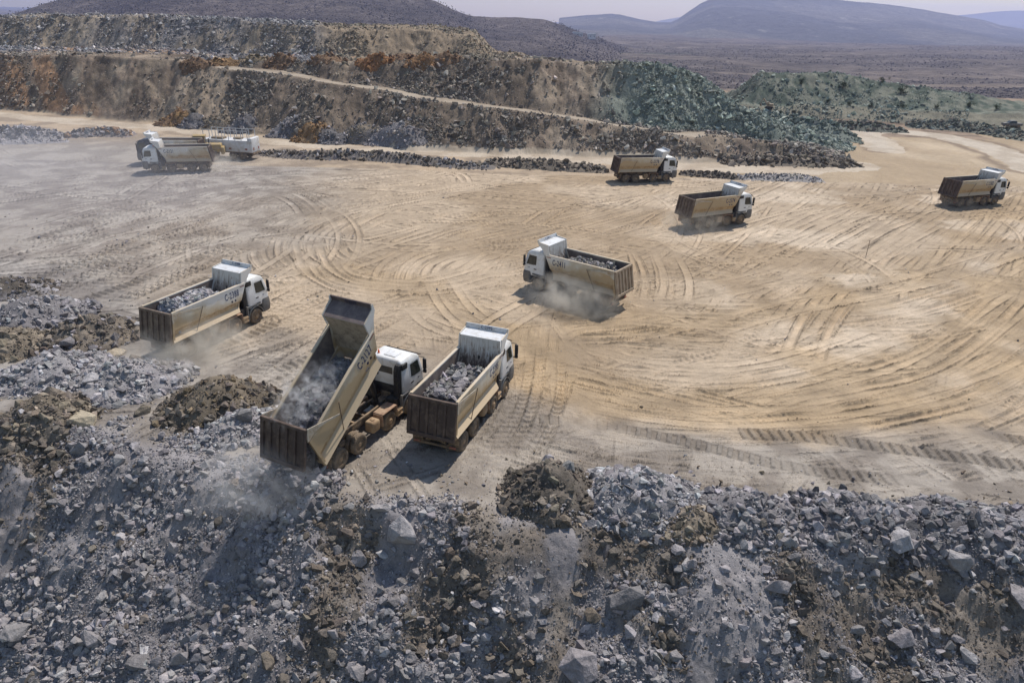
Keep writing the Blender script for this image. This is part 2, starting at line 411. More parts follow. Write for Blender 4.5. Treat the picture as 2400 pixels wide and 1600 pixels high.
def rut(P, L, off, wid, depth, ridge, lug=0.0, lugp=.35, keep=.35, tone=1.0, rng=RNG):
    n = int(L / .05) + 2; s = np.linspace(0, L, n)
    q = np.stack([np.interp(s, np.linspace(0, L, len(P)), P[:, i]) for i in (0, 1)], 1)
    tg = np.gradient(q, axis=0); tg /= np.hypot(tg[:, 0], tg[:, 1])[:, None] + 1e-9; nn = np.stack([-tg[:, 1], tg[:, 0]], 1)
    cs = np.linspace(-wid * .5 - .16, wid * .5 + .16, 15)
    fade = sm(0, 4, s) * sm(0, 4, L - s) * (.35 + .65 * sm(.3, .6, vn(s * .35, s * 0 + off, int(rng.integers(999)))))
    cr1 = .35 + 1.3 * vn(s * 4.5, s * 0 + off * 7 + 3, 71); cr2 = .35 + 1.3 * vn(s * 4.5, s * 0 + off * 7 + 90, 72)
    for c in cs:
        e = abs(c) - wid * .5
        h = -depth * (1 - sm(-.10, .02, e)) + 1.35 * ridge * math.exp(-(e / .08) ** 2)
        hh = (h if e < 0 else h * (cr1 if c < 0 else cr2)) * fade
        if lug: hh = hh + lug * (fade if lug < .12 else np.maximum(fade, .75)) * np.sign(np.sin(s * 2 * math.pi / lugp + c * 3)) * (abs(c) < wid * .5 + .05)
        x = q[:, 0] + nn[:, 0] * (off + c); y = q[:, 1] + nn[:, 1] * (off + c)
        ok = (y > 22) & (y < 165) & (abs(x) < halfw(y) * .98)
        i, j = gi(x[ok], y[ok]); kk = keep if e < .02 else .75
        TH[i, j] = TH[i, j] * kk + hh[ok]
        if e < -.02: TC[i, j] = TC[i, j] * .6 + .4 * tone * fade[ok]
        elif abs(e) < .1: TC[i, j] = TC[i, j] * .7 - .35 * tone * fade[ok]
def passes(px, n, spread, depth=(.02, .05), ridge=(.02, .05), lug=0.0, lugp=.35, cut=.5, jit=1.0, tone=1.0, gauge=1.02, seed=0, wid=.55, agm=.25):
    rng = np.random.default_rng(100 + seed)
    P, L = spline([gz(u, v) for u, v in px], 160)
    tg = np.gradient(P, axis=0); tg /= np.hypot(tg[:, 0], tg[:, 1])[:, None]; nn = np.stack([-tg[:, 1], tg[:, 0]], 1)
    t = np.linspace(0, 1, 160)
    for k in range(n):
        o = rng.normal() * spread; o2 = o + rng.normal() * spread * .8 * jit; bow = rng.normal() * spread * .55 * jit
        Q = P + nn * ((o * (1 - t) + o2 * t) + bow * np.sin(t * math.pi))[:, None]
        ln = rng.uniform(1 - cut, 1); a = rng.uniform(0, 1 - ln); i0, i1 = int(a * 159), int((a + ln) * 159) + 1
        Q = Q[i0:i1]
        if len(Q) < 5: continue
        LL = np.hypot(*np.diff(Q, axis=0).T).sum()
        ag = rng.uniform(agm, 1.25) ** 1.5; dp = rng.uniform(*depth) * ag; rg = rng.uniform(*ridge) * ag * 1.25
        for sd in (-1, 1):
            rut(Q, LL, sd * gauge, wid, dp, rg, lug * rng.uniform(.5, 1.2) if lug else 0, lugp, tone=tone * rng.uniform(.5, 1.2), rng=rng)
def wander(n, seed):
    r = np.random.default_rng(seed)
    for _ in range(n):
        y = 26 + 76 * r.uniform() ** 1.2; x = r.uniform(-.75, .78) * y; a = r.normal() * .45 + (.35 if x > 0 else .75) + (math.pi if r.uniform() < .5 else 0); L = r.uniform(8, 34); kq = r.normal() * .025
        t = np.linspace(0, 1, 60); th = a + kq * L * t; Q = np.stack([x + np.cumsum(np.cos(th)) * L / 60, y + np.cumsum(np.sin(th)) * L / 60], 1)
        ag = r.uniform(.3, 1.3)
        for sd in (-1, 1): rut(Q, L, sd * r.uniform(.9, 1.1), r.uniform(.4, .7), .035 * ag, .055 * ag, .025 * (r.uniform() < .3), .5, tone=r.uniform(.4, 1.4), rng=r)
# wide sweeps first, the last passes over them
passes([(0, 560), (400, 470), (900, 405), (1500, 430), (2100, 430)], 46, 9, seed=1, depth=(.015, .04), ridge=(.02, .06))
passes([(0, 470), (300, 430), (800, 420), (1300, 470), (1900, 520), (2352, 540)], 34, 8, seed=2)
passes([(150, 690), (420, 560), (700, 480), (1100, 420)], 26, 5, seed=3, lug=.02, lugp=.5)
passes([(-60, 640), (150, 590), (400, 500), (650, 440)], 20, 5, seed=4, lug=.03, lugp=.6)
passes([(2352, 480), (2200, 640), (2000, 770), (1750, 850), (1500, 870), (1330, 830), (1240, 760)], 40, 3.5, seed=5, agm=.6, depth=(.03, .06), ridge=(.04, .08))
passes([(2300, 430), (2050, 540), (1850, 660), (1650, 760), (1400, 800), (1230, 790)], 22, 5, seed=6, agm=.6, depth=(.03, .06), ridge=(.04, .08))
passes([(2352, 640), (2250, 770), (2050, 870), (1800, 935), (1550, 945), (1350, 920), (1230, 870), (1190, 790)], 95, 2.9, seed=7, agm=.75, depth=(.03, .06), ridge=(.03, .08))
passes([(2500, 720), (2300, 850), (2050, 940), (1750, 975), (1450, 965), (1250, 905)], 26, 1.4, seed=8, agm=.75, depth=(.03, .06), ridge=(.03, .08))
passes([(1200, 725), (1500, 725), (1900, 745), (2352, 700)], 14, 2.2, seed=9, agm=.6, depth=(.03, .06), ridge=(.04, .08))
passes([(1190, 790), (1280, 735), (1420, 720), (1530, 690), (1545, 620), (1470, 560)], 16, 1.6, seed=10, agm=.6, depth=(.03, .06), ridge=(.04, .08))
passes([(1180, 830), (1090, 720), (900, 655), (760, 625), (690, 580), (730, 520), (900, 450)], 26, 2.2, seed=11, agm=.75, depth=(.03, .06), ridge=(.03, .07))
passes([(1150, 730), (1000, 690), (850, 700), (640, 740)], 18, 1.8, seed=12, agm=.6, depth=(.03, .06), ridge=(.04, .08))
passes([(360, 850), (620, 720), (900, 640), (1150, 540), (1500, 480), (2000, 400)], 24, 3.0, seed=13, agm=.6, depth=(.03, .06), ridge=(.04, .08))
passes([(1180, 960), (1190, 860), (1190, 760), (1230, 640), (1260, 540)], 16, 1.2, seed=14)
passes([(1240, 740), (1080, 690), (980, 660), (1000, 600), (1150, 560), (1400, 500), (1600, 430)], 18, 2.0, seed=15)
passes([(2010, 320), (1960, 400), (1850, 480), (1600, 560), (1300, 680)], 12, 4.0, seed=16)
passes([(2330, 350), (2280, 430), (2180, 520), (2000, 640)], 18, 3.5, seed=17)
passes([(2120, 305), (2240, 340), (2330, 390), (2420, 460)], 16, 2.0, seed=18)
wander(150, 500)
passes([(1250, 930), (1500, 985), (1800, 1000), (2352, 960)], 10, 1.0, seed=21, cut=.3)
for k, pt in enumerate([[(820, 1080), (1000, 900), (1180, 760)], [(1000, 1120), (1130, 960), (1220, 800)], [(1100, 1130), (1200, 930), (1230, 780)], [(480, 880), (640, 800), (800, 690)], [(430, 840), (640, 735), (830, 650)], [(600, 930), (760, 830), (930, 730)], [(330, 800), (560, 720)], [(520, 900), (700, 790), (880, 690)]]):
    passes(pt, 5, .7, seed=50 + k, depth=(.03, .06), ridge=(.03, .07), lug=.06, lugp=.5, cut=.25)
for k, pt in enumerate([[(60, 660), (300, 570), (480, 500)], [(100, 700), (330, 600), (560, 520)], [(180, 720), (420, 620), (620, 550)], [(0, 600), (200, 540), (420, 470)], [(20, 560), (200, 505), (380, 450)]]):
    passes(pt, 3, .7, seed=70 + k, depth=(.03, .05), ridge=(.03, .06), lug=.11, lugp=.7, cut=.3)
for k, pt in enumerate([[(1476, 571), (1492, 640), (1486, 700)], [(1521, 571), (1550, 640), (1546, 705)], [(1456, 701), (1700, 714), (2051, 706)], [(1416, 721), (1676, 735), (2026, 716), (2300, 640)], [(1916, 641), (1860, 700), (1786, 786)], [(1916, 671), (1880, 740), (1821, 846)], [(2352, 671), (2126, 826), (1876, 890)], [(1185, 905), (1240, 862), (1330, 850)],
                        [(740, 596), (800, 646), (1000, 656), (1176, 610)], [(700, 556), (716, 615), (780, 655), (900, 668)], [(425, 846), (600, 790), (750, 746)], [(980, 700), (1060, 745), (1150, 768)], [(1000, 640), (1080, 730), (1160, 770)], [(2352, 560), (2050, 640), (1800, 690), (1560, 760)], [(2200, 900), (1900, 960), (1600, 975), (1300, 935)],
                        [(2352, 850), (2100, 930), (1850, 975)], [(1250, 800), (1500, 868), (1800, 868), (2100, 770)], [(1000, 860), (1100, 780), (1180, 720), (1400, 600)], [(650, 470), (690, 455), (760, 470)], [(630, 440), (680, 462), (740, 500)], [(1000, 410), (1040, 402), (1060, 425)]]):
    passes(pt, 2, .5, seed=120 + k, depth=(.04, .06), ridge=(.05, .08), cut=.12, tone=1.4, wid=.6)
def cleats(px, wid, amp, per):
    """bars pressed by the grousers of a crawler track"""
    P, L = spline([gz(u, v) for u, v in px], 200); n = int(L / .03); s = np.linspace(0, L, n); q = np.stack([np.interp(s, np.linspace(0, L, 200), P[:, i]) for i in (0, 1)], 1)
    tg = np.gradient(q, axis=0); tg /= np.hypot(tg[:, 0], tg[:, 1])[:, None]; nn = np.stack([-tg[:, 1], tg[:, 0]], 1); wear = sm(.28, .5, fbm(s * .25, s * 0 + L, 73, 2)); jag = vn(s * 1.7, s * 0, 74)
    for c in np.linspace(-wid / 2, wid / 2, int(wid / .035)):
        x = q[:, 0] + nn[:, 0] * c; y = q[:, 1] + nn[:, 1] * c; ph = (s + .12 * (jag - .5) + c * .10) / per % 1.0
        h = np.where(ph < .45, amp, -amp * .8) * wear * (.55 + .45 * vn(s * 6, s * 0 + c * 5, 75)); i, j = gi(x, y); TH[i, j] = TH[i, j] * .2 + h; TC[i, j] = -.28 * wear
for k, pt in enumerate([[(1470, 1120), (1475, 1050), (1480, 985)], [(1725, 1150), (1715, 1080), (1712, 1030)], [(1640, 1120), (1645, 1060), (1650, 1005)], [(1830, 1150), (1790, 1080), (1730, 1020)], [(1960, 1140), (1900, 1070), (1830, 1010)],
                        [(2080, 1150), (2010, 1080), (1920, 1010)], [(2190, 1170), (2110, 1090), (2000, 1010)], [(2330, 1180), (2230, 1100), (2110, 1020)], [(1560, 1100), (1545, 1050), (1530, 990)], [(2400, 1160), (2330, 1090), (2230, 1010)]]):
    passes(pt, 2, .25, seed=30 + k, depth=(.03, .05), ridge=(.03, .05), cut=.05, tone=2.4, agm=.8, lug=.012, lugp=.3)
cleats([(1700, 995), (1850, 1003), (2000, 1022), (2150, 1042), (2352, 1070), (2450, 1085)], .95, .085, .55)
cleats([(1240, 962), (1330, 970), (1450, 988), (1620, 1025), (1760, 1060), (1900, 1085), (2100, 1105), (2400, 1135)], .85, .085, .52)
cleats([(2180, 985), (2280, 1000), (2420, 1022)], .8, .08, .5)
for a_, b_ in (((140, 640), (430, 545)), ((190, 690), (470, 590)), ((60, 600), (330, 510)), ((60, 555), (280, 490)), ((300, 700), (480, 640)), ((120, 580), (380, 500)), ((640, 850), (760, 800)), ((520, 790), (640, 740))): cleats([a_, ((a_[0] + b_[0]) / 2, (a_[1] + b_[1]) / 2 + 2), b_], .8, .07, .55)
GD = crest_d(GX, GY)
padm = sm(.6, -1.5, GD) * (1 - sm(108, 128, GY - .0 * GX))
FINE = (fbm(GX * 1.6, GY * 1.6, 21, 4) - .5) * .06 + (fbm(GX * 6, GY * 6, 22, 2) - .5) * .022
GZ = GZ + np.clip(TH, -.14, .19) * padm + FINE * sm(1.5, -.5, GD)

# colours and classes
BANDS = [([(2352, 600), (2280, 740), (2080, 850), (1800, 920), (1550, 930), (1350, 905), (1235, 850), (1190, 770)], 2.6, .8), ([(2352, 450), (2150, 610), (1900, 700), (1600, 735), (1330, 745)], 2.0, .6), ([(2500, 740), (2300, 870), (2050, 950), (1750, 968)], 1.0, .8), ([(1180, 830), (1090, 720), (900, 655), (760, 625)], 2.2, .6), ([(1900, 640), (1810, 820)], 1.0, .5), ([(1940, 670), (1850, 840)], .8, .5)]
def ground_cols():
    x, y, d = GX, GY, GD
    n = fbm(x * .08, y * .08, 31, 4); n2 = fbm(x * .5, y * .5, 32, 4)
    tan = mix(C3(.30, .226, .152), C3(.378, .297, .215), sm(.40, .62, n)); tan = tan * (.86 + .28 * fbm(x * .03, y * .05, 37, 4))[..., None]
    greyp = mix(C3(.225, .197, .172), C3(.30, .268, .235), sm(.4, .6, n2)); greyp = mix(greyp, mix(C3(.225, .20, .185), C3(.295, .268, .245), sm(.4, .6, n2)), sm(-12, -45, x))
    # dark crusher dust over the left and along the tipping edge
    left = sm(-6, -40, x + (n - .5) * 26 - .10 * (y - 60)) * sm(125, 104, y)
    edge = sm(13.5, 6.0, -d + (n2 - .5) * 5 + (n - .5) * 5 - sm(4, -4, x) * 4)
    c = mix(tan, greyp, np.clip(left * .9 + edge * .92, 0, 1))
    c = mix(c, C3(.50, .41, .315) * np.ones_like(c), sm(.47, .64, fbm(x * .13, y * .16, 33, 5)) * .75 * sm(4, 26, x) * (1 - edge))
    c = mix(c, C3(.36, .17, .075) * np.ones_like(c), sm(.56, .7, fbm(x * .12, y * .3, 35, 3)) * sm(104, 112, y) * sm(-45, -55, x) * .8)
    for px, hw, am in BANDS:
        B_, _ = spline([gz(u, v) for u, v in px], 40); bd = seg_d(x, y, B_) + (fbm(x * .3, y * .3, 47, 4) - .5) * 3.5
        c = mix(c, C3(.325, .24, .152) * np.ones_like(c) * (.8 + .4 * n2)[..., None], sm(hw + 1.2, hw - 1.2, bd) * am)
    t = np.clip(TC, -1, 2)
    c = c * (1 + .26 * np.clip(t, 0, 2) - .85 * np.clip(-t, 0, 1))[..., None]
    c = c * (.82 + .36 * n2)[..., None]
    # outer slope: grey crushed rock with brown earth gullies
    b = brown_mask(x, y)
    sl_ = mix(mix(C3(.20, .185, .188), C3(.285, .266, .27), sm(.35, .65, n2)), mix(C3(.155, .13, .108), C3(.22, .187, .155), sm(.35, .65, n2)), b * .92)
    sl_ = mix(sl_, mix(C3(.225, .208, .21), C3(.29, .27, .273), sm(.35, .65, n2)), chute_mask(x, y))
    c = mix(c, sl_, sm(-1.3, .2, d + (n2 - .5) * 1.5))
    return c
STROKES = [([(760, 1130), (790, 1250), (760, 1400), (720, 1568), (700, 1700)], 1.0), ([(1110, 1180), (1100, 1260), (1060, 1340), (1010, 1420)], 1.1), ([(1180, 1240), (1330, 1250), (1460, 1260), (1560, 1300)], .9), ([(1300, 1300), (1290, 1420), (1270, 1568)], .6),
           ([(1800, 1270), (1850, 1350), (1880, 1500)], .8), ([(2060, 1330), (2200, 1400), (2352, 1440)], 1.2), ([(1960, 1400), (2050, 1568)], .9), ([(1440, 1420), (1600, 1500), (1620, 1600)], .5), ([(0, 1040), (90, 1080), (30, 1180)], 1.6), ([(150, 930), (60, 1040)], 1.4), ([(1200, 1568), (1180, 1450)], .5)]
CHUTES = [([(1640, 1210), (1690, 1330), (1660, 1450), (1650, 1600)], 1.35), ([(330, 1030), (250, 1150), (130, 1300)], .9), ([(480, 1110), (400, 1230)], .6), ([(640, 1120), (560, 1210), (520, 1290)], .9), ([(925, 1240), (880, 1330)], .7), ([(40, 1120), (0, 1260)], 1.0), ([(1290, 1250), (1300, 1330)], .7), ([(690, 1270), (670, 1330)], .5)]
def chute_mask(x, y):
    b = np.zeros_like(x)
    for P, hw in CHUTES_W: b = np.maximum(b, sm(hw + .4, hw - .4, seg_d(x, y, P) + (fbm(x * .9, y * .7, 46, 3) - .5) * 1.5))
    return b
def brown_mask(x, y):
    b = np.zeros_like(x)
    for P, hw in STROKES_W:
        dd = seg_d(x, y, P) + (fbm(x * .8, y * .8, 41, 3) - .5) * 1.6
        b = np.maximum(b, sm(hw + .7, hw - .6, dd))
    return b
SLOPE0 = lambda u, v: None
def at(u, v, hf=None):
    """first hit of the study-picture ray with the ground"""
    d = ray(u, v); yy = np.arange(8, 249, .05); x = yy * d[0] / d[1]; zr = CAM_H + yy * d[2] / d[1]
    i, j = gi(x, yy); below = np.where(GZ[i, j] >= zr)[0]
    k = below[0] if len(below) else -1
    return float(x[k]), float(yy[k])
def gh(x, y):
    i, j = gi(np.asarray(x, float), np.asarray(y, float)); return GZ[i, j]
STROKES_W = [(np.array([at(u, v) for u, v in P]), hw) for P, hw in STROKES]
CHUTES_W = [(np.array([at(u, v) for u, v in P]), hw) for P, hw in CHUTES]
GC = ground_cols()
# benches and roads
def wcol(u): d = ray(u, 150); return d[0] / d[1]
_bz, _yy, _yn, _w = bench(GX, GY); _g, _ya, _yb, _yc = green2(GX, GY)
RD = np.full(GX.shape, 1e9)
for P, hw in ROADS: RD = np.minimum(RD, seg_d(GX, GY, P) - hw)
far = GY > 97
ramp = far & (_yy > _yn[1] + .6) & (_yy < _yn[2] - 1.2) & (_w > _W[4, 1] - .03) & (_w < wcol(1640)) & (_bz > .8)
isbench = far & (((_bz > .35)) | (_g > .3))
isroad = (far & (RD < (fbm(GX * .3, GY * .3, 55, 3) - .5) * 2.4) & (_bz < .8) & (_g < .5)) | ramp
n = fbm(GX * .05, GY * .05, 61, 5); n2 = fbm(GX * .3, GY * .3, 62, 4); n3 = fbm(GX * .10, GY * .05, 63, 4)
bc = mix(C3(.185, .143, .11), C3(.27, .215, .163), sm(.4, .62, n2))
upper = sm(0, 4, _yy - _yn[3]) * (GX < 20)
bc = mix(bc, mix(C3(.215, .205, .21), C3(.28, .23, .175), sm(.42, .6, n)), upper * .85)
uu = _w
stk = fbm(GX * .55, GY * .035, 68, 4); bc = bc * (.80 + .42 * sm(.35, .65, stk))[..., None]
bc = mix(bc, C3(.27, .21, .15) * np.ones_like(bc), sm(wcol(720), wcol(800), uu) * upper * sm(0, .2, _bz))
bc = mix(bc, C3(.165, .13, .10) * np.ones_like(bc), sm(wcol(500), wcol(600), uu) * (1 - sm(wcol(1300), wcol(1500), uu)) * (1 - upper) * sm(.3, .55, n3) * .8)
bc = mix(bc, C3(.33, .20, .12) * np.ones_like(bc), sm(.57, .68, fbm(GX * .13 + GY * .09, GY * .05, 66, 4)) * sm(wcol(640), wcol(420), uu) * (1 - upper) * .9)
bc = mix(bc, C3(.33, .205, .125) * np.ones_like(bc), sm(.5, .62, n3) * (abs(_yy - _yn[3] - 12) < 16) * (upper > .1) * .8)
gm = sm(wcol(1330), wcol(1460), uu + (n - .5) * .12) * (_g < .3)
bc = mix(bc, mix(C3(.185, .212, .183), C3(.25, .272, .235), sm(.4, .6, n2)), gm * .9 * sm(-2, 1.5, _yy - _yn[2] + (n3 - .5) * 3))
bc = mix(bc, mix(mix(C3(.085, .105, .083), C3(.185, .188, .15), sm(.42, .58, .5 * n2 + .5 * fbm(GX * .9, GY * .5, 69, 3))), C3(.21, .195, .15) * np.ones_like(bc), sm(.2, -.5, GY - _yb)), sm(.2, .6, _g))
GC = np.where(isbench[..., None], bc, GC)
GC = np.where((far & ~isbench & ~isroad)[..., None], mix(mix(C3(.27, .21, .155), C3(.40, .31, .22), sm(.35, .6, n2)), mix(C3(.23, .20, .175), C3(.31, .275, .24), sm(.35, .6, n2)), sm(-20, -55, GX) * sm(122, 104, GY)), GC)
rc = mix(C3(.38, .31, .235), C3(.47, .395, .31), sm(.35, .6, n2)); rc = np.where(ramp[..., None], rc * .74, rc)
rc = mix(rc, C3(.42, .25, .14) * np.ones_like(rc), sm(60, 75, GX) * sm(150, 158, GY) * .8)
RV = np.minimum(seg_d(GX, GY, ROADS[3][0]) - ROADS[3][1], seg_d(GX, GY, ROADS[4][0]) - ROADS[4][1] + 1.2) + (fbm(GX * .25, GY * .25, 76, 4) - .5) * 3.5
rc = mix(rc, mix(C3(.40, .335, .265), C3(.47, .405, .33), sm(.35, .6, n2)), sm(.5, -.5, RV))
GC = np.where(isroad[..., None], rc, GC)
yard = far & ~isbench & (_w > wcol(1560)) & (GY < 160) & (_g < .3)
GC = np.where((far & ~isbench & ~isroad & (GX > 38) & (GY > 142))[..., None], mix(C3(.18, .135, .10), C3(.28, .21, .155), sm(.4, .6, n2)), GC)
yard = yard & ~((GY > 142) & (GX < 95))
GC = np.where((yard & ~isroad)[..., None], mix(mix(C3(.34, .26, .175), C3(.44, .35, .25), sm(.35, .6, n)), C3(.20, .15, .11) * np.ones_like(GC), sm(2.6, .6, RV) * sm(-.6, .3, RV) * .85) * (.85 + .3 * n2)[..., None], GC)

fi = (np.arange(NV - 1)[:, None] * NU + np.arange(NU - 1)[None, :]).astype(np.int32)
cls = np.zeros((NV - 1, NU - 1), np.int8)
cls[GD[:-1, :-1] > 0.3] = 1
cls[isbench[:-1, :-1]] = 2
cls[isroad[:-1, :-1]] = 3
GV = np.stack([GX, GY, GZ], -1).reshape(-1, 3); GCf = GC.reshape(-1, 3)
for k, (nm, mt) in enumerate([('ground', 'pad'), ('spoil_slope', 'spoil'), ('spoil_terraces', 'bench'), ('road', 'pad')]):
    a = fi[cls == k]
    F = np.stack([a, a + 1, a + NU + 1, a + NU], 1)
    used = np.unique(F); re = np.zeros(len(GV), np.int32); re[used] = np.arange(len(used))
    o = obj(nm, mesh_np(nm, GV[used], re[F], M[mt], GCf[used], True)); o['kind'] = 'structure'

# ------------------------------------------------------------------ valley, hills, mountains
def fan_sheet(name, y0, y1, nr, nc, hf, cf, mat, w0=-1.1, w1=1.1):
    yy = np.exp(np.linspace(math.log(y0), math.log(y1), nr)); w = np.linspace(w0, w1, nc)
    X = w[None, :] * yy[:, None]; Y = np.repeat(yy[:, None], nc, 1); Z = hf(X, Y, X / Y)
    Cc = cf(X, Y, Z, X / Y); a = (np.arange(nr - 1)[:, None] * nc + np.arange(nc - 1)[None, :]).ravel()
    F = np.stack([a, a + 1, a + nc + 1, a + nc], 1)
    o = obj(name, mesh_np(name, np.stack([X, Y, Z], -1).reshape(-1, 3), F, mat, Cc.reshape(-1, 3), True)); o['kind'] = 'structure'; return o
def sil(pts):
    """silhouette as (azimuth, elevation slope)"""
    q = []
    for u, v in pts:
        d = ray(u, v); q.append((d[0] / d[1], d[2] / d[1]))
    q = np.array(q); return q[:, 0], q[:, 1]
PLAIN = -25.0
def h_valley(x, y, w):
    z = PLAIN + (fbm(x * .004, y * .004, 71, 5) - .5) * 12 * sm(250, 600, y)
    z = z + 16 * sm(.28, .75, w) * sm(700, 1500, y) * (1 - sm(1500, 2600, y)) + (fbm(x * .012, y * .012, 72, 4) - .5) * 5
    return z
def c_valley(x, y, z, w):
    n = fbm(x * .006, y * .010, 73, 5); n2 = fbm(x * .05, y * .05, 74, 3)
    c = mix(C3(.105, .088, .078), C3(.21, .168, .13), sm(.46, .58, n) * (.25 + .75 * sm(900, 500, y)))
    c = mix(c, C3(.22, .165, .12) * np.ones_like(c), sm(.12, .0, w) * sm(500, 620, y) * sm(1100, 900, y) * .7)
    c = mix(c, C3(.045, .06, .04) * np.ones_like(c), sm(20, 8, abs(y - 1050 - 900 * (w - .05))) * sm(-.03, .02, w) * sm(.26, .2, w) * .9)
    return c * (.8 + .4 * n2)[..., None]
fan_sheet('valley', 228, 9500, 330, 520, h_valley, c_valley, M['valley'])
def ridge_sheet(name, pts, yf, yr, yb, cf, gul, sd, w0, w1, nc=420, nr=170, foot=PLAIN):
    W_, S_ = sil(pts)
    def hf(x, y, w):
        zr = CAM_H + np.interp(w, W_, S_) * yr; zr = np.maximum(zr, foot - 8)
        t = np.clip((y - yf) / (yr - yf), 0, 1); tb = np.clip((y - yr) / (yb - yr), 0, 1)
        g = (fbm(x * gul, y * gul * .5, sd, 5) - .5)
        prof = np.where(y < yr, t ** .9 * (1 - .25 * np.sin(t * math.pi)), 1 - sm(0, 1, tb))
        z = foot - 6 + (zr - foot + 6) * prof
        return z + g * (zr - foot) * .55 * np.sin(np.clip(prof, 0, 1) * math.pi) * .8 + (fbm(x * gul * 6, y * gul * 6, sd + 3, 3) - .5) * (zr - foot + 4) * .035
    return fan_sheet(name, yf, yb, nr, nc, hf, cf, M['hill'], w0, w1)
HILL_PTS = [(-400, 130), (-200, 90), (-60, 55), (0, 42), (40, 30), (110, 6), (170, -8), (300, -45), (430, -70), (600, -80), (760, -62), (880, -34), (960, -8), (1000, 2), (1040, 22), (1080, 38), (1130, 41), (1180, 40), (1250, 45), (1290, 58), (1345, 78), (1380, 90), (1440, 115), (1600, 150)]
def c_hill(x, y, z, w):
    n = fbm(x * .01, y * .01, 81, 5); return mix(C3(.085, .072, .069), C3(.135, .112, .10), sm(.38, .62, n)) * (.7 + .6 * fbm(x * .08, y * .08, 82, 3))[..., None]
hill = ridge_sheet('hill', HILL_PTS, 620, 1250, 1900, c_hill, .006, 83, -1.05, .25)
MT_PTS = [(1150, 75), (1230, 52), (1270, 45), (1290, 41), (1340, 36), (1400, 32), (1430, 35), (1470, 45), (1510, 51), (1540, 52), (1558, 44), (1580, 28), (1610, 8), (1640, -6), (1700, -14), (1800, -16), (1880, -8), (1925, 0), (1980, 6), (2030, 10), (2098, 19), (2170, 31), (2220, 40), (2262, 47), (2300, 59), (2374, 71), (2450, 90)]
def c_mt(x, y, z, w):
    n = fbm(x * .002, y * .002, 91, 5); c = mix(C3(.085, .085, .085), C3(.14, .13, .115), sm(.4, .6, n))
    return mix(c, C3(.45, .42, .38) * np.ones_like(c), sm(.79, .83, fbm(x * .018, y * .006, 93, 3)) * sm(120, 40, z) * .3)
ridge_sheet('mountain', MT_PTS, 2300, 4000, 5200, c_mt, .0024, 92, .05, 1.0)
ridge_sheet('distant_mountain', [(1400, 75), (1520, 47), (1560, 40), (1590, 39), (1640, 42), (1800, 30), (2000, 34), (2060, 34), (2120, 34), (2170, 38), (2225, 34), (2290, 27), (2360, 24), (2420, 26), (2550, 50)], 5800, 8200, 9400, c_mt, .0009, 95, .1, 1.05, 260, 80)
ridge_sheet('distant_hill', [(-500, 30), (-200, 15), (-40, 17), (30, 20), (100, 30), (220, 50)], 5200, 7600, 9000, c_mt, .0009, 97, -1.05, -.4, 160, 60)

# ------------------------------------------------------------------ mesh code for machines
def bx(bm, c, s, bev=0.0, seg=2, rot=None):
    r = bmesh.ops.create_cube(bm, size=1); vs = r['verts']
    for v in vs: v.co = Vector((v.co.x * s[0], v.co.y * s[1], v.co.z * s[2]))
    if bev > 0:
        es = list({e for v in vs for e in v.link_edges})
        g = bmesh.ops.bevel(bm, geom=es, offset=bev, segments=seg, affect='EDGES', profile=.5)
        vs = list({v for f in g['faces'] for v in f.verts} | {v for v in vs if v.is_valid})
    if rot is not None:
        R = Euler(rot).to_matrix()
        for v in vs: v.co = R @ v.co
    for v in vs: v.co += Vector(c)
    return vs
def prism(bm, P, y0, y1):
    """polygon in x, z carried from y0 to y1"""
    a = [bm.verts.new((x, y0, z)) for x, z in P]; b = [bm.verts.new((x, y1, z)) for x, z in P]; n = len(P)
    fs = [bm.faces.new(a), bm.faces.new(b[::-1])] + [bm.faces.new((a[i], b[i], b[(i + 1) % n], a[(i + 1) % n])) for i in range(n)]
    return a + b
def tube(bm, p, q, r, seg=10, r2=None):
    p = Vector(p); q = Vector(q); d = q - p
    M4 = d.to_track_quat('Z', 'Y').to_matrix().to_4x4(); M4.translation = (p + q) / 2
    bmesh.ops.create_cone(bm, cap_ends=True, segments=seg, radius1=r, radius2=r if r2 is None else r2, depth=d.length, matrix=M4)
def lathe(bm, prof, seg=36, alt=None):
    """profile (radius, y) turned round the y axis"""
    rings = []
    for k, (r, y) in enumerate(prof):
        ring = []
        for i in range(seg):
            rr = r - (alt[k] if alt and (i % 2) else 0)
            a = 2 * math.pi * i / seg; ring.append(bm.verts.new((rr * math.cos(a), y, rr * math.sin(a))))
        rings.append(ring)
    for a, b in zip(rings[:-1], rings[1:]):
        for i in range(seg):
            j = (i + 1) % seg; bm.faces.new((a[i], a[j], b[j], b[i]))
    bm.faces.new(rings[0][::-1]); bm.faces.new(rings[-1])
def rring(bm, z, xf, xb, hw, r, k=5):
    """rounded rectangle ring at height z"""
    pts = []
    for cx, cyy, a0 in ((xf - r, hw - r, 0), (xb + r, hw - r, 90), (xb + r, -hw + r, 180), (xf - r, -hw + r, 270)):
        for i in range(k + 1):
            a = math.radians(a0 + 90 * i / k); pts.append((cx + r * math.cos(a), cyy + r * math.sin(a)))
    return [bm.verts.new((x, y, z)) for x, y in pts]
def loft(bm, rings, cap=True):
    for a, b in zip(rings[:-1], rings[1:]):
        n = len(a)
        for i in range(n): bm.faces.new((a[i], a[(i + 1) % n], b[(i + 1) % n], b[i]))
    if cap: bm.faces.new(rings[0][::-1]); bm.faces.new(rings[-1])
MC = {}
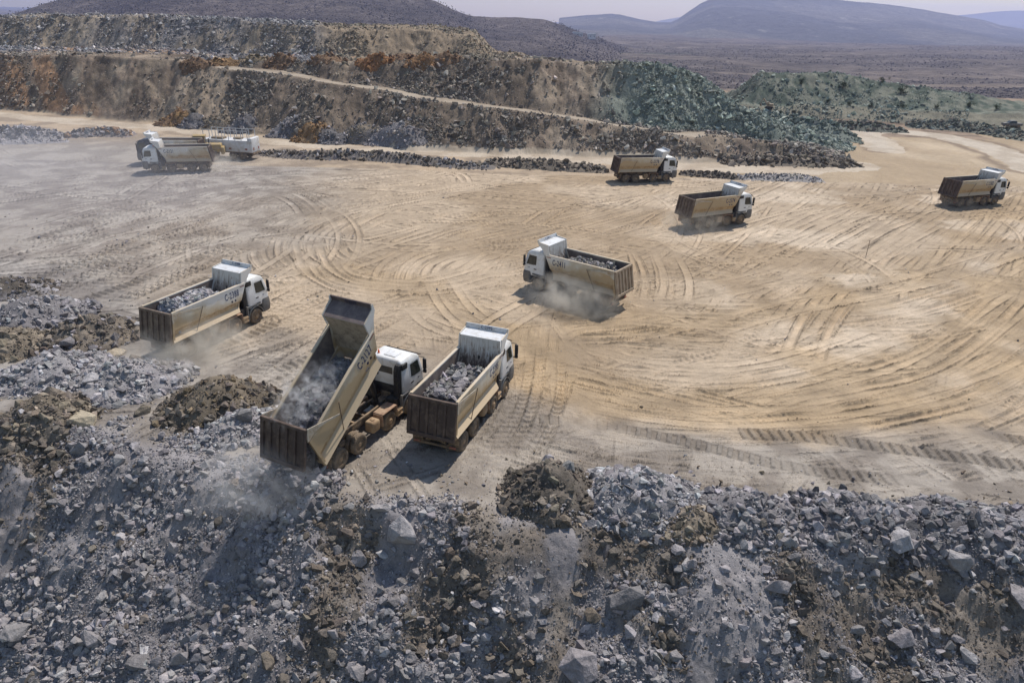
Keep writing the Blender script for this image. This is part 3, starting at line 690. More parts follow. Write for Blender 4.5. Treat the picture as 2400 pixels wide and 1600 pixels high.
def done(bm, name, mat, ang=35, org=(0, 0, 0)):
    if any(org):
        for v in bm.verts: v.co -= Vector(org)
    bmesh.ops.recalc_face_normals(bm, faces=bm.faces[:])
    me = bpy.data.meshes.new(name); bm.to_mesh(me); bm.free()
    for p in me.polygons: p.use_smooth = True
    me.set_sharp_from_angle(angle=math.radians(ang)); me.materials.append(M[mat]); return me
def cached(key, fn):
    if key not in MC: MC[key] = fn()
    return MC[key]
HINGE = (-6.3, 0.0, 1.21)
A2, A3, A4, TR = -1.9, -4.36, -5.79, .54
SIDE = [(1.24, 3.2), (1.24, 2.15), (1.07, 1.92), (1.06, 1.80), (1.37, 1.44), (1.24, 1.38), (.85, 1.37), (.85, 1.50), (1.08, 1.78), (1.15, 2.15), (1.15, 3.2)]
def xr(z): return -6.65 - (3.2 - z) * .178
def xf(z): return -.62 - (3.2 - z) * .53
def b_body(mt='body'):
    bm = bmesh.new()
    for s in (1, -1):
        a = [bm.verts.new((xr(z), s * y, z)) for y, z in SIDE]; b = [bm.verts.new((xf(z), s * y, z)) for y, z in SIDE]
        n = len(SIDE); bm.faces.new(a); bm.faces.new(b[::-1])
        for i in range(n): bm.faces.new((a[i], b[i], b[(i + 1) % n], a[(i + 1) % n]))
        bx(bm, ((xr(3.2) + xf(3.2)) / 2 - .05, s * 1.205, 3.215), (xf(3.2) - xr(3.2) - .1, .15, .09), .015)
        prism(bm, [(xr(3.26) - .02, 3.262), (xr(1.35) - .02, 1.345), (xr(1.35) + .13, 1.345), (xr(3.26) + .13, 3.262)], s * 1.17, s * 1.285)
        prism(bm, [(-1.05, 3.17), (-.63, 3.17), (-.32, 3.62), (.02, 3.88), (.13, 4.25), (.03, 4.25), (-.08, 4.07), (-.90, 3.99)], s * 1.20, s * 1.263)
    bx(bm, ((-7.0 - 1.6) / 2, 0, 1.43), (5.2, 1.72, .11), 0)
    for k in range(7): bx(bm, (-2.0 - k * .78, 0, 1.335), (.12, 1.66, .09), 0)
    for s in (1, -1): bx(bm, (-3.9, s * .38, 1.30), (5.2, .12, .16), 0)
    prism(bm, [(-1.62, 1.38), (-1.02, 3.0), (-.90, 3.92), (-.82, 3.92), (-.93, 3.0), (-1.52, 1.38)], -1.145, 1.145)
    return done(bm, 'dump_body', mt, 30, HINGE)
def b_canopy(mt='canopy'):
    bm = bmesh.new()
    prism(bm, [(-.90, 3.925), (0.0, 3.985), (.06, 4.24), (.115, 4.235), (.055, 3.93), (-.82, 3.87)], -1.197, 1.197)
    return done(bm, 'canopy', mt, 20, HINGE)
def b_headboard(mt='headboard'):
    bm = bmesh.new()
    prism(bm, [(-1.40, 2.0), (-1.032, 3.0), (-.915, 3.915), (-.907, 3.915), (-1.025, 3.0), (-1.39, 2.0)], -1.14, 1.14)
    return done(bm, 'headboard', mt, 20, HINGE)
def b_lining():
    bm = bmesh.new()
    Q = [(1.143, 3.19), (1.143, 2.15), (1.073, 1.79), (.84, 1.51), (-.84, 1.51), (-1.073, 1.79), (-1.143, 2.15), (-1.143, 3.19)]
    Q2 = [(y * .992, z + (.006 if z < 3 else 0)) for y, z in Q]
    P = Q + Q2[::-1]
    a = [bm.verts.new((xr(z) + .03, y, z)) for y, z in P]; b = [bm.verts.new((xf(z) - .42, y, z)) for y, z in P]; n = len(P)
    for i in range(n): bm.faces.new((a[i], b[i], b[(i + 1) % n], a[(i + 1) % n]))
    return done(bm, 'bed_lining', 'bedin', 30, HINGE)
def b_gate():
    bm = bmesh.new(); o = (-6.72, 0, 3.2); th = math.atan2(.35, 1.92)
    def P(c, s, bev=.012):
        vs = bx(bm, c, s, bev, 1)
        for v in vs:
            x, z = v.co.x, v.co.z; v.co.x = x * math.cos(th) + z * math.sin(th); v.co.z = -x * math.sin(th) + z * math.cos(th)
    P((-.03, 0, -.98), (.05, 2.36, 1.86), 0)
    P((-.06, 0, -.06), (.17, 2.56, .16), .02); P((-.07, 0, -1.87), (.19, 2.5, .20), .02)
    for y in (-1.14, -.70, -.235, .235, .70, 1.14): P((-.085, y, -.96), (.11, .13, 1.66))
    for s in (1, -1):
        P((-.06, s * 1.24, -.96), (.14, .07, 1.7))
    for v in bm.verts: v.co += Vector(o)
    return bm
def b_arm(s):
    bm = bmesh.new(); prism(bm, [(.0, .03), (2.12, -.30), (2.12, -.38), (1.0, -.26), (.35, -.34), (-.06, -.62)], s * 1.272, s * 1.30)
    for v in bm.verts: v.co += Vector((-6.72, 0, 3.2))
    return done(bm, 'gate_arm', 'armpaint', 30)
def b_rod(s):
    bm = bmesh.new(); tube(bm, (-4.45, s * 1.335, 2.92), (-5.25, s * 1.30, 1.38), .022, 6); tube(bm, (-5.25, s * 1.24, 1.38), (-5.25, s * 1.345, 1.38), .05, 8)
    return done(bm, 'gate_rod', 'chassis', 40, HINGE)
def b_strip(s):
    bm = bmesh.new(); bx(bm, (-.98, s * 1.246, 3.05), (.42, .008, .055)); return done(bm, 'reflective_strip', 'red', 30, HINGE)
def b_chassis():
    bm = bmesh.new()
    for s in (1, -1):
        bx(bm, (-2.7, s * .42, .93), (8.0, .09, .27), .01); bx(bm, (-4.2, s * .42, 1.13), (4.9, .11, .13), .01)
        for x in (A3, A4): bx(bm, (x, s * .62, .66), (.9, .09, .12), .02)
        bx(bm, ((A3 + A4) / 2, s * .62, .78), (.5, .16, .3), .04)
        for x in (0, A2): bx(bm, (x, s * .55, .68), (1.2, .08, .09), .02)
    for x in (.9, -.9, -2.7, -3.5, -4.9, -6.4): bx(bm, (x, 0, .93), (.13, .8, .2), .01)
    for x in (0, A2, A3, A4): tube(bm, (x, -1.0, TR), (x, 1.0, TR), .10, 12)
    for x in (A3, A4): bmesh.ops.create_uvsphere(bm, u_segments=12, v_segments=8, radius=.26, matrix=Matrix.Translation((x, 0, TR)))
    bx(bm, (.2, 0, 1.0), (1.5, .75, .7), .1); bx(bm, (-.9, 0, .85), (.9, .5, .5), .1)
    tube(bm, (-1.1, 0, .75), (A3, 0, .65), .06, 8)
    bx(bm, (-6.55, 0, .92), (.14, 1.0, .26), .01); bx(bm, (-6.6, 0, .58), (.12, 2.1, .12), .015)
    for s in (1, -1): bx(bm, (-6.42, s * .42, .72), (.12, .1, .3), .01); bx(bm, (-6.58, s * .85, .66), (.08, .38, .12), .01)
    return done(bm, 'chassis', 'chassis', 40)
def b_hoist():
    bm = bmesh.new(); tube(bm, (-1.35, 0, .9), (-1.08, 0, 2.5), .13, 14); tube(bm, (-1.08, 0, 2.5), (-1.02, 0, 2.9), .09, 14)
    bx(bm, (-1.3, 0, .95), (.3, .7, .25), .03); return done(bm, 'hoist_cylinder', 'black', 40)
def b_hoist_up():
    bm = bmesh.new(); tube(bm, (-1.35, 0, .9), (-1.75, 0, 2.5), .13, 14); tube(bm, (-1.75, 0, 2.5), (-2.15, 0, 4.05), .10, 14); tube(bm, (-2.15, 0, 4.05), (-2.5, 0, 5.3), .075, 14)
    bx(bm, (-1.3, 0, .95), (.3, .7, .25), .03); return done(bm, 'hoist_cylinder', 'black', 40)
CABZ = [(1.20, 1.36, -.46, 1.10), (1.55, 1.42, -.50, 1.15), (2.08, 1.42, -.50, 1.15), (2.20, 1.39, -.50, 1.145), (2.95, 1.17, -.50, 1.085), (3.08, 1.06, -.49, 1.05), (3.20, .86, -.46, .985), (3.275, .60, -.38, .88)]
def chw(z): return float(np.interp(z, [q[0] for q in CABZ], [q[3] for q in CABZ]))
def cxf(z): return float(np.interp(z, [q[0] for q in CABZ], [q[1] for q in CABZ]))
def b_cab(cm='cab'):
    bm = bmesh.new(); loft(bm, [rring(bm, z, a, b, h, .13) for z, a, b, h in CABZ])
    return done(bm, 'cab', cm, 50)
def sheet_side(bm, P, s, out=.006, th=.012):
    """a plate lying on the cab's flank"""
    a = [bm.verts.new((x, s * (chw(z) + out), z)) for x, z in P]; b = [bm.verts.new((x, s * (chw(z) + out - th), z)) for x, z in P]; n = len(P)
    bm.faces.new(a); bm.faces.new(b[::-1])
    for i in range(n): bm.faces.new((a[i], b[i], b[(i + 1) % n], a[(i + 1) % n]))
def b_door(s, cm='cab'):
    bm = bmesh.new(); sheet_side(bm, [(.12, 1.5), (1.2, 1.5), (1.2, 2.1), (1.17, 2.2), (.98, 2.93), (.12, 2.93), (.12, 2.2), (.12, 2.1)], s, .008, .016); return done(bm, 'door', cm, 20)
def b_dwin(s):
    bm = bmesh.new(); sheet_side(bm, [(.22, 2.2), (.22, 2.14), (.5, 2.09), (1.12, 2.09), (1.10, 2.2), (.92, 2.84), (.22, 2.84)], s, .013, .012); return done(bm, 'door_window', 'glass', 20)
def b_dhan(s):
    bm = bmesh.new(); bx(bm, (.30, s * (1.15 + .016), 1.78), (.24, .03, .08), .012); return done(bm, 'handle', 'black', 40)
def b_emb(s):
    bm = bmesh.new()
    bx(bm, (.86, s * 1.163, 1.84), (.03, .008, .09)); bx(bm, (.92, s * 1.163, 1.815), (.14, .008, .03))
    return done(bm, 'emblem', 'navy', 40)
def b_wscr():
    bm = bmesh.new(); P = [(2.16, 1.02), (2.22, 1.03), (2.90, .98), (2.93, .96)]
    for o in (.006, -.004):
        pass
    a = [bm.verts.new((cxf(z) + .008, y, z)) for z, y in P]; b = [bm.verts.new((cxf(z) + .008, -y, z)) for z, y in P]
    c = [bm.verts.new((cxf(z) - .01, y, z)) for z, y in P]; d = [bm.verts.new((cxf(z) - .01, -y, z)) for z, y in P]
    for i in range(3): bm.faces.new((a[i], b[i], b[i + 1], a[i + 1])); bm.faces.new((c[i], c[i + 1], d[i + 1], d[i]))
    bm.faces.new((a[0], c[0], d[0], b[0])); bm.faces.new((a[3], b[3], d[3], c[3]))
    return done(bm, 'windscreen', 'glass', 20)
def b_rwin():
    bm = bmesh.new(); bx(bm, (-.502, .05, 2.62), (.016, 1.05, .40), .006, 1)
    return done(bm, 'rear_window', 'glass', 40)
def b_rpan():
    bm = bmesh.new(); bx(bm, (-.50, 0, 1.52), (.05, 1.7, .55), .02); bx(bm, (-.55, -.62, 2.3), (.05, .06, .14), .01); bx(bm, (-.55, .45, 2.3), (.05, .06, .14), .01); return done(bm, 'rear_panel', 'black', 40)
def b_visor():
    bm = bmesh.new(); prism(bm, [(1.16, 3.02), (1.36, 2.93), (1.37, 2.96), (1.17, 3.08)], -1.04, 1.04); return done(bm, 'sun_visor', 'black', 40)
def b_hatch():
    bm = bmesh.new(); bx(bm, (.12, -.1, 3.285), (.62, .72, .07), .03); return done(bm, 'roof_hatch', 'canopy', 40)
def b_beacon():
    bm = bmesh.new(); tube(bm, (-.12, .62, 3.25), (-.12, .62, 3.33), .06, 10); tube(bm, (-.12, .62, 3.33), (-.12, .62, 3.45), .055, 12, .04); return done(bm, 'beacon', 'orange', 40)
def b_intake():
    bm = bmesh.new()
    loft(bm, [rring(bm, z, x + .17, x - .17, .16, .07) for z, x in ((1.3, -.72), (2.0, -.72), (2.8, -.68), (3.02, -.60), (3.12, -.50))])
    for v in bm.verts: v.co.y -= .92
    bx(bm, (-.3, -1.10, 2.95), (.5, .12, .34), .05)
    return done(bm, 'air_intake', 'black', 45)
def b_stack():
    bm = bmesh.new(); bx(bm, (-.85, .78, 1.25), (.5, .55, .8), .06); tube(bm, (-.72, .85, 1.5), (-.72, .85, 2.9), .11, 12)
    bx(bm, (-.64, .93, 2.2), (.14, .2, 1.3), .03); return done(bm, 'exhaust_stack', 'black', 45)
def b_batt():
    bm = bmesh.new(); bx(bm, (-.95, -.75, 1.1), (.45, .6, .6), .05); return done(bm, 'battery_box', 'black', 45)
def b_mirror(s):
    bm = bmesh.new(); bx(bm, (1.22, s * 1.36, 2.52), (.13, .20, .62), .04); bx(bm, (1.24, s * 1.35, 2.07), (.13, .20, .22), .04)
    tube(bm, (1.1, s * 1.06, 2.95), (1.22, s * 1.36, 2.88), .022, 6); tube(bm, (1.25, s * 1.12, 1.98), (1.24, s * 1.34, 2.0), .022, 6); return done(bm, 'mirror', 'black', 45)
def b_bumper():
    bm = bmesh.new()
    loft(bm, [rring(bm, z, a, .72, h, .14) for z, a, h in ((.52, 1.38, 1.10), (.62, 1.46, 1.17), (1.0, 1.50, 1.20), (1.42, 1.47, 1.19), (1.52, 1.44, 1.16))])
    for s in (1, -1): bx(bm, (1.25, s * .55, .42), (.1, .1, .22), .02)
    tube(bm, (1.25, -.6, .33), (1.25, .6, .33), .035, 8)
    return done(bm, 'bumper', 'plastic', 45)
def b_lamp(s):
    bm = bmesh.new(); bx(bm, (1.485, s * .88, .92), (.05, .40, .20), .02); return done(bm, 'headlight', 'lamp', 45)
def arc_guard(bm, x, s, y0, y1, R, a0, a1, th=.035, n=12):
    r1, r2 = [], []
    for i in range(n + 1):
        a = math.radians(a0 + (a1 - a0) * i / n); ca, sa = math.cos(a), math.sin(a)
        r1.append([bm.verts.new((x + R * ca, s * y, TR + R * sa)) for y in (y0, y1)]); r2.append([bm.verts.new((x + (R + th) * ca, s * y, TR + (R + th) * sa)) for y in (y0, y1)])
    for i in range(n):
        bm.faces.new((r1[i][0], r1[i][1], r1[i + 1][1], r1[i + 1][0])); bm.faces.new((r2[i][0], r2[i + 1][0], r2[i + 1][1], r2[i][1]))
        for j in (0, 1): bm.faces.new((r1[i][j], r2[i][j], r2[i + 1][j], r1[i + 1][j]))
    bm.faces.new((r1[0][0], r1[0][1], r2[0][1], r2[0][0])); bm.faces.new((r1[n][0], r1[n][1], r2[n][1], r2[n][0]))
def b_arch(s):
    bm = bmesh.new(); arc_guard(bm, 0, s, .82, 1.21, .66, 8, 186, .06, 14)
    bx(bm, (-.72, s * 1.0, .92), (.1, .40, 1.1), .03); bx(bm, (-.05, s * 1.10, 1.34), (1.25, .16, .16), .05)
    return done(bm, 'front_mudguard', 'plastic', 45)
def b_steps(s):
    bm = bmesh.new(); bx(bm, (-.98, s * 1.02, .62), (.42, .36, .46), .03)
    for k in range(2): bx(bm, (-.98, s * 1.215, .5 + k * .26), (.44, .06, .05), .01)
    return done(bm, 'side_step', 'chassistan', 45)
def b_guard2(s):
    bm = bmesh.new(); bx(bm, (A2, s * .93, 1.19), (1.2, .62, .06), .015); bx(bm, (A2 - .62, s * .93, .86), (.05, .6, .62), .01); bx(bm, (A2 + .62, s * .93, .95), (.05, .6, .44), .01)
    return done(bm, 'mudguard', 'redsteel', 45)
def b_tank():
    bm = bmesh.new(); bx(bm, (-2.98, -.92, .80), (.62, .58, .62), .12, 3); bx(bm, (-2.98, -.92, 1.12), (.2, .2, .05), .02); return done(bm, 'fuel_tank', 'chassistan', 45)
def b_tbox():
    bm = bmesh.new(); bx(bm, (-3.0, .92, .78), (.72, .56, .58), .06); bx(bm, (-3.48, .80, .92), (.16, .4, .2), .03); return done(bm, 'tool_box', 'chassistan', 45)
def b_rguard(s):
    bm = bmesh.new(); bx(bm, (-6.56, s * .98, .75), (.03, .56, .66), .01); bx(bm, (-6.5, s * .98, 1.10), (.2, .6, .05), .01); return done(bm, 'mud_flap', 'chassis', 45)
def b_tlamp(s):
    bm = bmesh.new(); bx(bm, (-6.67, s * .95, .62), (.06, .34, .11), .015); return done(bm, 'tail_lamp', 'red', 45)
def b_tyre():
    bm = bmesh.new(); w = .15
    prof = [(.30, -w + .02), (.33, -w - .005), (.42, -w - .02), (.495, -w), (.533, -w + .035), (.545, -w + .10), (.545, -.02), (.53, 0), (.545, .02), (.545, w - .10), (.533, w - .035), (.495, w), (.42, w + .02), (.33, w + .005), (.30, w - .02)]
    alt = [0, 0, 0, .012, .028, .022, 0, 0, 0, .022, .028, .012, 0, 0, 0]
    lathe(bm, prof, 52, alt); return done(bm, 'tyre', 'tyre', 28)
def b_rim(s, rear):
    bm = bmesh.new()
    if rear: prof = [(.305, -.13), (.31, .13), (.29, .15), (.285, .06), (.20, -.02), (.14, -.02), (.13, .12), (.09, .16), (.0001, .16)]
    else: prof = [(.305, -.13), (.31, .13), (.29, .15), (.28, .10), (.22, .13), (.15, .15), (.14, .20), (.10, .23), (.0001, .23)]
    lathe(bm, prof, 24)
    for k in range(10):
        a = 2 * math.pi * k / 10; yb = -.01 if rear else .145
        tube(bm, (.175 * math.cos(a), yb - .02, .175 * math.sin(a)), (.175 * math.cos(a), yb + .035, .175 * math.sin(a)), .02, 6)
    if s < 0:
        for v in bm.verts: v.co.y *= -1
    return done(bm, 'wheel', 'rim', 35)
FONT_N = 0
def lettering(txt, parent, loc, rot, size, sx, mat='navy', name='number_lettering', bold=.008):
    cu = bpy.data.curves.new(name, 'FONT'); cu.body = txt; cu.size = size; cu.extrude = .004; cu.offset = bold; cu.align_x = 'CENTER'; cu.align_y = 'CENTER'; cu.resolution_u = 3
    cu.space_character = 1.15
    tmp = bpy.data.objects.new('tmp', cu); me = bpy.data.meshes.new_from_object(tmp); bpy.data.objects.remove(tmp); bpy.data.curves.remove(cu)
    me.name = name; me.materials.clear(); me.materials.append(M[mat])
    o = obj(name, me, parent); o.location = loc; o.rotation_euler = rot; o.scale = (sx, 1, 1); return o
def make_truck(num, x, y, yaw, label, tip=0.0, gate='gate', beacon=True, z=None, roundels=False, gate_open=False, cabmat='cab', bodymat='body'):
    if z is None:
        c, s_ = math.cos(yaw), math.sin(yaw); z = float(np.mean(gh([x, x + c * A4], [y, y + s_ * A4]))) - .01
    t = empty('dump_truck', (x, y, z), yaw)
    tag(t, label, 'dump truck', 'white eight wheel dump trucks working in the quarry yard')
    def P(name, key, fn, par=t): return obj(name, cached(key, fn), par)
    P('chassis', 'chassis', b_chassis)
    P('hoist_cylinder', 'hu' if tip else 'h', b_hoist_up if tip else b_hoist)
    cab = P('cab', ('cab', cabmat), lambda: b_cab(cabmat))
    P('windscreen', 'ws', b_wscr, cab); P('rear_window', 'rw', b_rwin, cab); P('rear_panel', 'rp', b_rpan, cab); P('sun_visor', 'vis', b_visor, cab); P('roof_hatch', 'hat', b_hatch, cab)
    if beacon: P('beacon', 'bea', b_beacon, cab)
    P('air_intake', 'int', b_intake); P('exhaust_stack', 'stk', b_stack); P('battery_box', 'bat', b_batt)
    bu = P('bumper', 'bum', b_bumper)
    for s in (1, -1):
        d = P('door', ('door', s, cabmat), lambda: b_door(s, cabmat)); P('door_window', ('dw', s), lambda: b_dwin(s), d); P('handle', ('dh', s), lambda: b_dhan(s), d); P('emblem', ('em', s), lambda: b_emb(s), d)
        P('mirror', ('mir', s), lambda: b_mirror(s)); P('headlight', ('hl', s), lambda: b_lamp(s), bu); P('front_mudguard', ('fm', s), lambda: b_arch(s)); P('side_step', ('ss', s), lambda: b_steps(s))
        P('mudguard', ('g2', s), lambda: b_guard2(s)); P('mud_flap', ('mf', s), lambda: b_rguard(s)); P('tail_lamp', ('tl', s), lambda: b_tlamp(s))
        for ax in (0, A2, A3, A4):
            rear = ax < -3; w = P('wheel', ('rim', s, rear), lambda: b_rim(s, rear)); w.location = (ax, s * (1.06 if not rear else 1.05), TR)
            if ax == 0: w.rotation_euler = (0, RNG.uniform(0, 3), RNG.uniform(-.06, .06))
            else: w.rotation_euler = (0, RNG.uniform(0, 3), 0)
            P('tyre', 'tyre', b_tyre, w)
            if rear: P('tyre', 'tyre', b_tyre, w).location = (0, -s * .34, 0)
    P('fuel_tank', 'tank', b_tank); P('tool_box', 'tbox', b_tbox)
    b = P('dump_body', ('body', bodymat), lambda: b_body(bodymat)); b.location = HINGE; b.rotation_euler = (0, -tip, 0)
    P('canopy', ('can', tip > 0), lambda: b_canopy('brownpanel' if tip else 'canopy'), b); P('headboard', ('hb', tip > 0), lambda: b_headboard('tanboard' if tip else 'headboard'), b); P('bed_lining', 'lin', b_lining, b)
    for s in (1, -1):
        P('gate_rod', ('rod', s), lambda: b_rod(s), b); P('reflective_strip', ('rs', s), lambda: b_strip(s), b)
        lettering(num, b, (-1.95 - HINGE[0], s * 1.244, 2.72 - HINGE[2]), (math.pi / 2, 0, 0 if s < 0 else math.pi), .62, .58)
        for k in (0, 1):
            cu = 'rl%d%d' % (s, k)
            def ring():
                bm = bmesh.new(); rr = .075
                lathe(bm, [(rr - .012, 0), (rr - .012, .006), (rr, .006), (rr, 0)], 16); return done(bm, 'decal_ring', 'navy', 30)
            q = P('decal_ring', 'ring', ring, b); q.location = (-2.0 + k * .30 - HINGE[0], s * 1.238 - (0 if s > 0 else .003), 2.30 - HINGE[2])
    lettering(num, b, (-.018 + .02 - HINGE[0], 0, 4.125 - HINGE[2]), (math.pi / 2 - .23, 0, -math.pi / 2), .24, .85, bold=.002)
    g = obj('tailgate', cached(('gate', gate), lambda: done(b_gate(), 'tailgate', gate, 30)), t)
    for s in (1, -1): P('gate_arm', ('arm', s), lambda: b_arm(s), g)
    if gate_open: g.location = (-1.12, 0, .14)
    return t, b
D = math.radians
TRUCKS = {}
TRUCKS['2388'] = make_truck('C-2388', -18.76, 44.11, D(67), 'dump truck C-2388 heaped with pale rock, trailing dust past the left rubble heaps', gate='gatedust')
TRUCKS['2127'] = make_truck('C-2127', -6.45, 32.68, D(64.4), 'dump truck C-2127 with its body tipped up, pouring rock over the edge', tip=D(35), gate_open=True, bodymat='bodytan')
TRUCKS['2395'] = make_truck('C-2395', -1.42, 34.77, D(70.5), 'dump truck C-2395 loaded with dark slabs, waiting beside the tipping truck', beacon=False)
TRUCKS['2411'] = make_truck('C-2411', 2.59, 52.29, D(143.5), 'loaded dump truck C-2411 turning left in a dust cloud at mid yard', gate='gatepale')
TRUCKS['2378'] = make_truck('C-2378', 19.96, 95.06, D(13), 'empty dump truck C-2378 driving along the foot of the rear bench')
TRUCKS['2374'] = make_truck('C-2374', 23.84, 74.45, D(27), 'empty dump truck C-2374 raising dust between C-2378 and the loaded C-2411', gate='gatedust', bodymat='bodytan')
TRUCKS['2382'] = make_truck('C-2382', 59.27, 87.03, D(20.9), 'empty dump truck leaving on the haul road, alone at the far right', beacon=False)
TRUCKS['2121'] = make_truck('C-2121', -47.43, 91.58, D(194.9), 'empty dump truck C-2121 driving left in front of the white trailer')
bx_, by_ = gz(357 * .98, 373 * .98, .54)
TRUCKS['2110'] = make_truck('C-2110', bx_, by_, D(187), 'dump truck half hidden behind C-2121, only its dark cab and body top showing', beacon=False, cabmat='darkcab')

# ------------------------------------------------------------------ trailer, loader, other machines
def part(name, mat, par, fn, ang=40, org=(0, 0, 0)):
    bm = bmesh.new(); fn(bm); return obj(name, done(bm, name, mat, ang, org), par)
def trailer():
    x, y = gz(570 * .98, 370 * .98); z = float(gh([x], [y])[0])
    t = empty('box_trailer', (x, y, z), D(172)); t.scale = (1.12, 1.05, 1.08); tag(t, 'white box trailer with a row of upright posts on top, behind C-2121', 'trailer')
    # x forward (to the left in the picture), wheels near the rear
    def hull(bm):
        bx(bm, (1.6, 0, 1.75), (6.4, 2.4, 1.5), .05); bx(bm, (-1.75, 0, 1.9), (.5, 2.3, 1.9), .12, 3)
        prism(bm, [(4.8, 1.1), (6.6, 1.15), (6.3, 1.9), (4.8, 2.45)], -1.1, 1.1)
    part('hull', 'trailer', t, hull)
    def fr(bm):
        for s in (1, -1): bx(bm, (2.0, s * .5, .88), (7.6, .14, .22), .01)
        bx(bm, (-2.0, 0, .8), (.2, 2.2, .3), .03); bx(bm, (6.9, 0, .85), (1.4, .2, .2), .02); bx(bm, (3.7, 0, .6), (.3, 1.2, .5), .03)
    part('frame', 'chassis', t, fr)
    for i, px in enumerate(np.linspace(-1.5, 4.5, 8)):
        for s in (1, -1): part('post', 'pole', t, lambda bm: tube(bm, (px, s * 1.1, 2.48), (px, s * 1.1, 3.75), .045, 8))
    for s in (1, -1): part('top_rail', 'pole', t, lambda bm: tube(bm, (-1.5, s * 1.1, 3.72), (4.5, s * 1.1, 3.72), .03, 6))
    part('hatch_box', 'wood', t, lambda bm: (bx(bm, (2.9, .2, 2.62), (1.6, 1.1, .26), .03), bx(bm, (.4, -.2, 2.6), (1.0, .9, .22), .03)))
    for s in (1, -1):
        for ax in (-.5, .8):
            w = obj('wheel', cached(('rim', s, False), lambda: b_rim(s, False)), t); w.location = (ax, s * .95, TR); obj('tyre', cached('tyre', b_tyre), w)
        part('mudguard', 'chassistan', t, lambda bm: bx(bm, (.15, s * 1.0, 1.02), (2.6, .45, .06), .01))
        for xx in (-1.2, 1.0): part('reflector', 'red', t, lambda bm: bx(bm, (xx, s * 1.215, 1.42), (.34, .02, .22)))
    for s in (.7, -.7): part('reflector', 'red', t, lambda bm: bx(bm, (-2.01, s, 1.45), (.02, .24, .34)))
trailer()
def loader():
    x, y = gz(474 * .98, 376 * .98); t = empty('wheel_loader', (x, y, float(gh([x], [y])[0])), D(196)); tag(t, 'yellow wheel loader with dark glazed cab, mostly hidden behind truck C-2121', 'wheel loader')
    def body(bm):
        bx(bm, (-1.6, 0, 1.75), (2.6, 1.7, 1.1), .15, 3); bx(bm, (1.0, 0, 1.3), (2.2, 1.0, .8), .12); bx(bm, (-.1, 0, 1.45), (1.5, 1.6, .6), .1)
    part('hull', 'yellow', t, body)
    c = part('cab', 'yellow', t, lambda bm: (bx(bm, (-.1, 0, 3.42), (1.75, 1.6, .14), .05), [bx(bm, (a, b, 2.55), (.1, .1, 1.65), .02) for a in (.62, -.82) for b in (.7, -.7)]))
    part('cab_glass', 'glass', c, lambda bm: loft(bm, [rring(bm, z, .68, -.86, h, .1) for z, h in ((1.8, .72), (2.4, .74), (3.34, .68))]))
    part('counterweight', 'yellow', t, lambda bm: bx(bm, (-3.0, 0, 1.4), (.5, 2.0, 1.0), .15, 3))
    for s in (1, -1): part('lift_arm', 'yellow', t, lambda bm: prism(bm, [(.4, 2.1), (.8, 2.2), (2.9, 1.0), (3.1, .6), (2.8, .6), (2.4, 1.0)], s * .5, s * .62))
    part('bucket', 'yellow', t, lambda bm: prism(bm, [(2.9, .15), (4.2, .1), (4.25, .16), (3.2, .35), (3.1, .9), (3.3, 1.45), (3.2, 1.5), (2.85, .9)], -1.4, 1.4))
    part('exhaust_stack', 'black', t, lambda bm: tube(bm, (-1.3, .4, 2.2), (-1.3, .4, 3.1), .07, 8))
    for s in (1, -1):
        for ax in (1.3, -1.6):
            w = obj('wheel', cached(('rim', s, False), lambda: b_rim(s, False)), t); w.location = (ax, s * 1.05, .78); w.scale = (1.45, 1.6, 1.45); obj('tyre', cached('tyre', b_tyre), w)
loader()
def digger():
    x, y = at(1766, 250); t = empty('excavator', (x, y, float(gh([x], [y])[0])), D(150)); t.scale = (.5, .5, .5); tag(t, 'small dusty excavator far off at the foot of the green bench', 'excavator')
    part('hull', 'gatepale', t, lambda bm: (bx(bm, (-.4, 0, 1.7), (2.6, 2.2, 1.2), .15), bx(bm, (.6, .6, 2.2), (1.2, 1.0, 1.6), .12)))
    for s in (1, -1): part('crawler_track', 'black', t, lambda bm: bx(bm, (0, s * 1.05, .5), (3.6, .55, .9), .3, 3))
    part('boom', 'gatepale', t, lambda bm: (prism(bm, [(.8, 1.6), (1.2, 1.5), (3.3, 4.1), (3.1, 4.5), (2.4, 4.1)], -.2, .2), prism(bm, [(3.0, 4.5), (3.5, 4.2), (4.3, 1.9), (4.0, 1.8)], -.16, .16)))
    part('bucket', 'chassis', t, lambda bm: prism(bm, [(4.0, 2.0), (4.4, 1.9), (4.3, 1.1), (3.6, .9), (3.6, 1.3)], -.5, .5))
digger()
def pickup():
    x, y = at(2322, 293); t = empty('pickup_truck', (x, y, float(gh([x], [y])[0])), D(175)); t.scale = (.75, .75, .75); tag(t, 'tiny dark pickup far away on the orange haul road at the right edge', 'pickup truck')
    def bo(bm):
        loft(bm, [rring(bm, z, a, b, h, .2) for z, a, b, h in ((.45, 2.5, -2.5, .9), (1.0, 2.5, -2.5, .95), (1.1, 2.4, -2.48, .92))]); loft(bm, [rring(bm, z, a, b, h, .15) for z, a, b, h in ((1.08, 1.3, -.9, .86), (1.75, .6, -.75, .72), (1.8, .5, -.65, .65))])
    part('body', 'plastic', t, bo)
    part('window', 'glass', t, lambda bm: loft(bm, [rring(bm, z, a, b, h, .15) for z, a, b, h in ((1.15, 1.28, -.92, .88), (1.62, .8, -.82, .77))]))
    for s in (1, -1):
        for ax in (1.55, -1.5): part('wheel', 'tyre', t, lambda bm: tube(bm, (ax, s * .7, .38), (ax, s * .95, .38), .38, 18))
pickup()
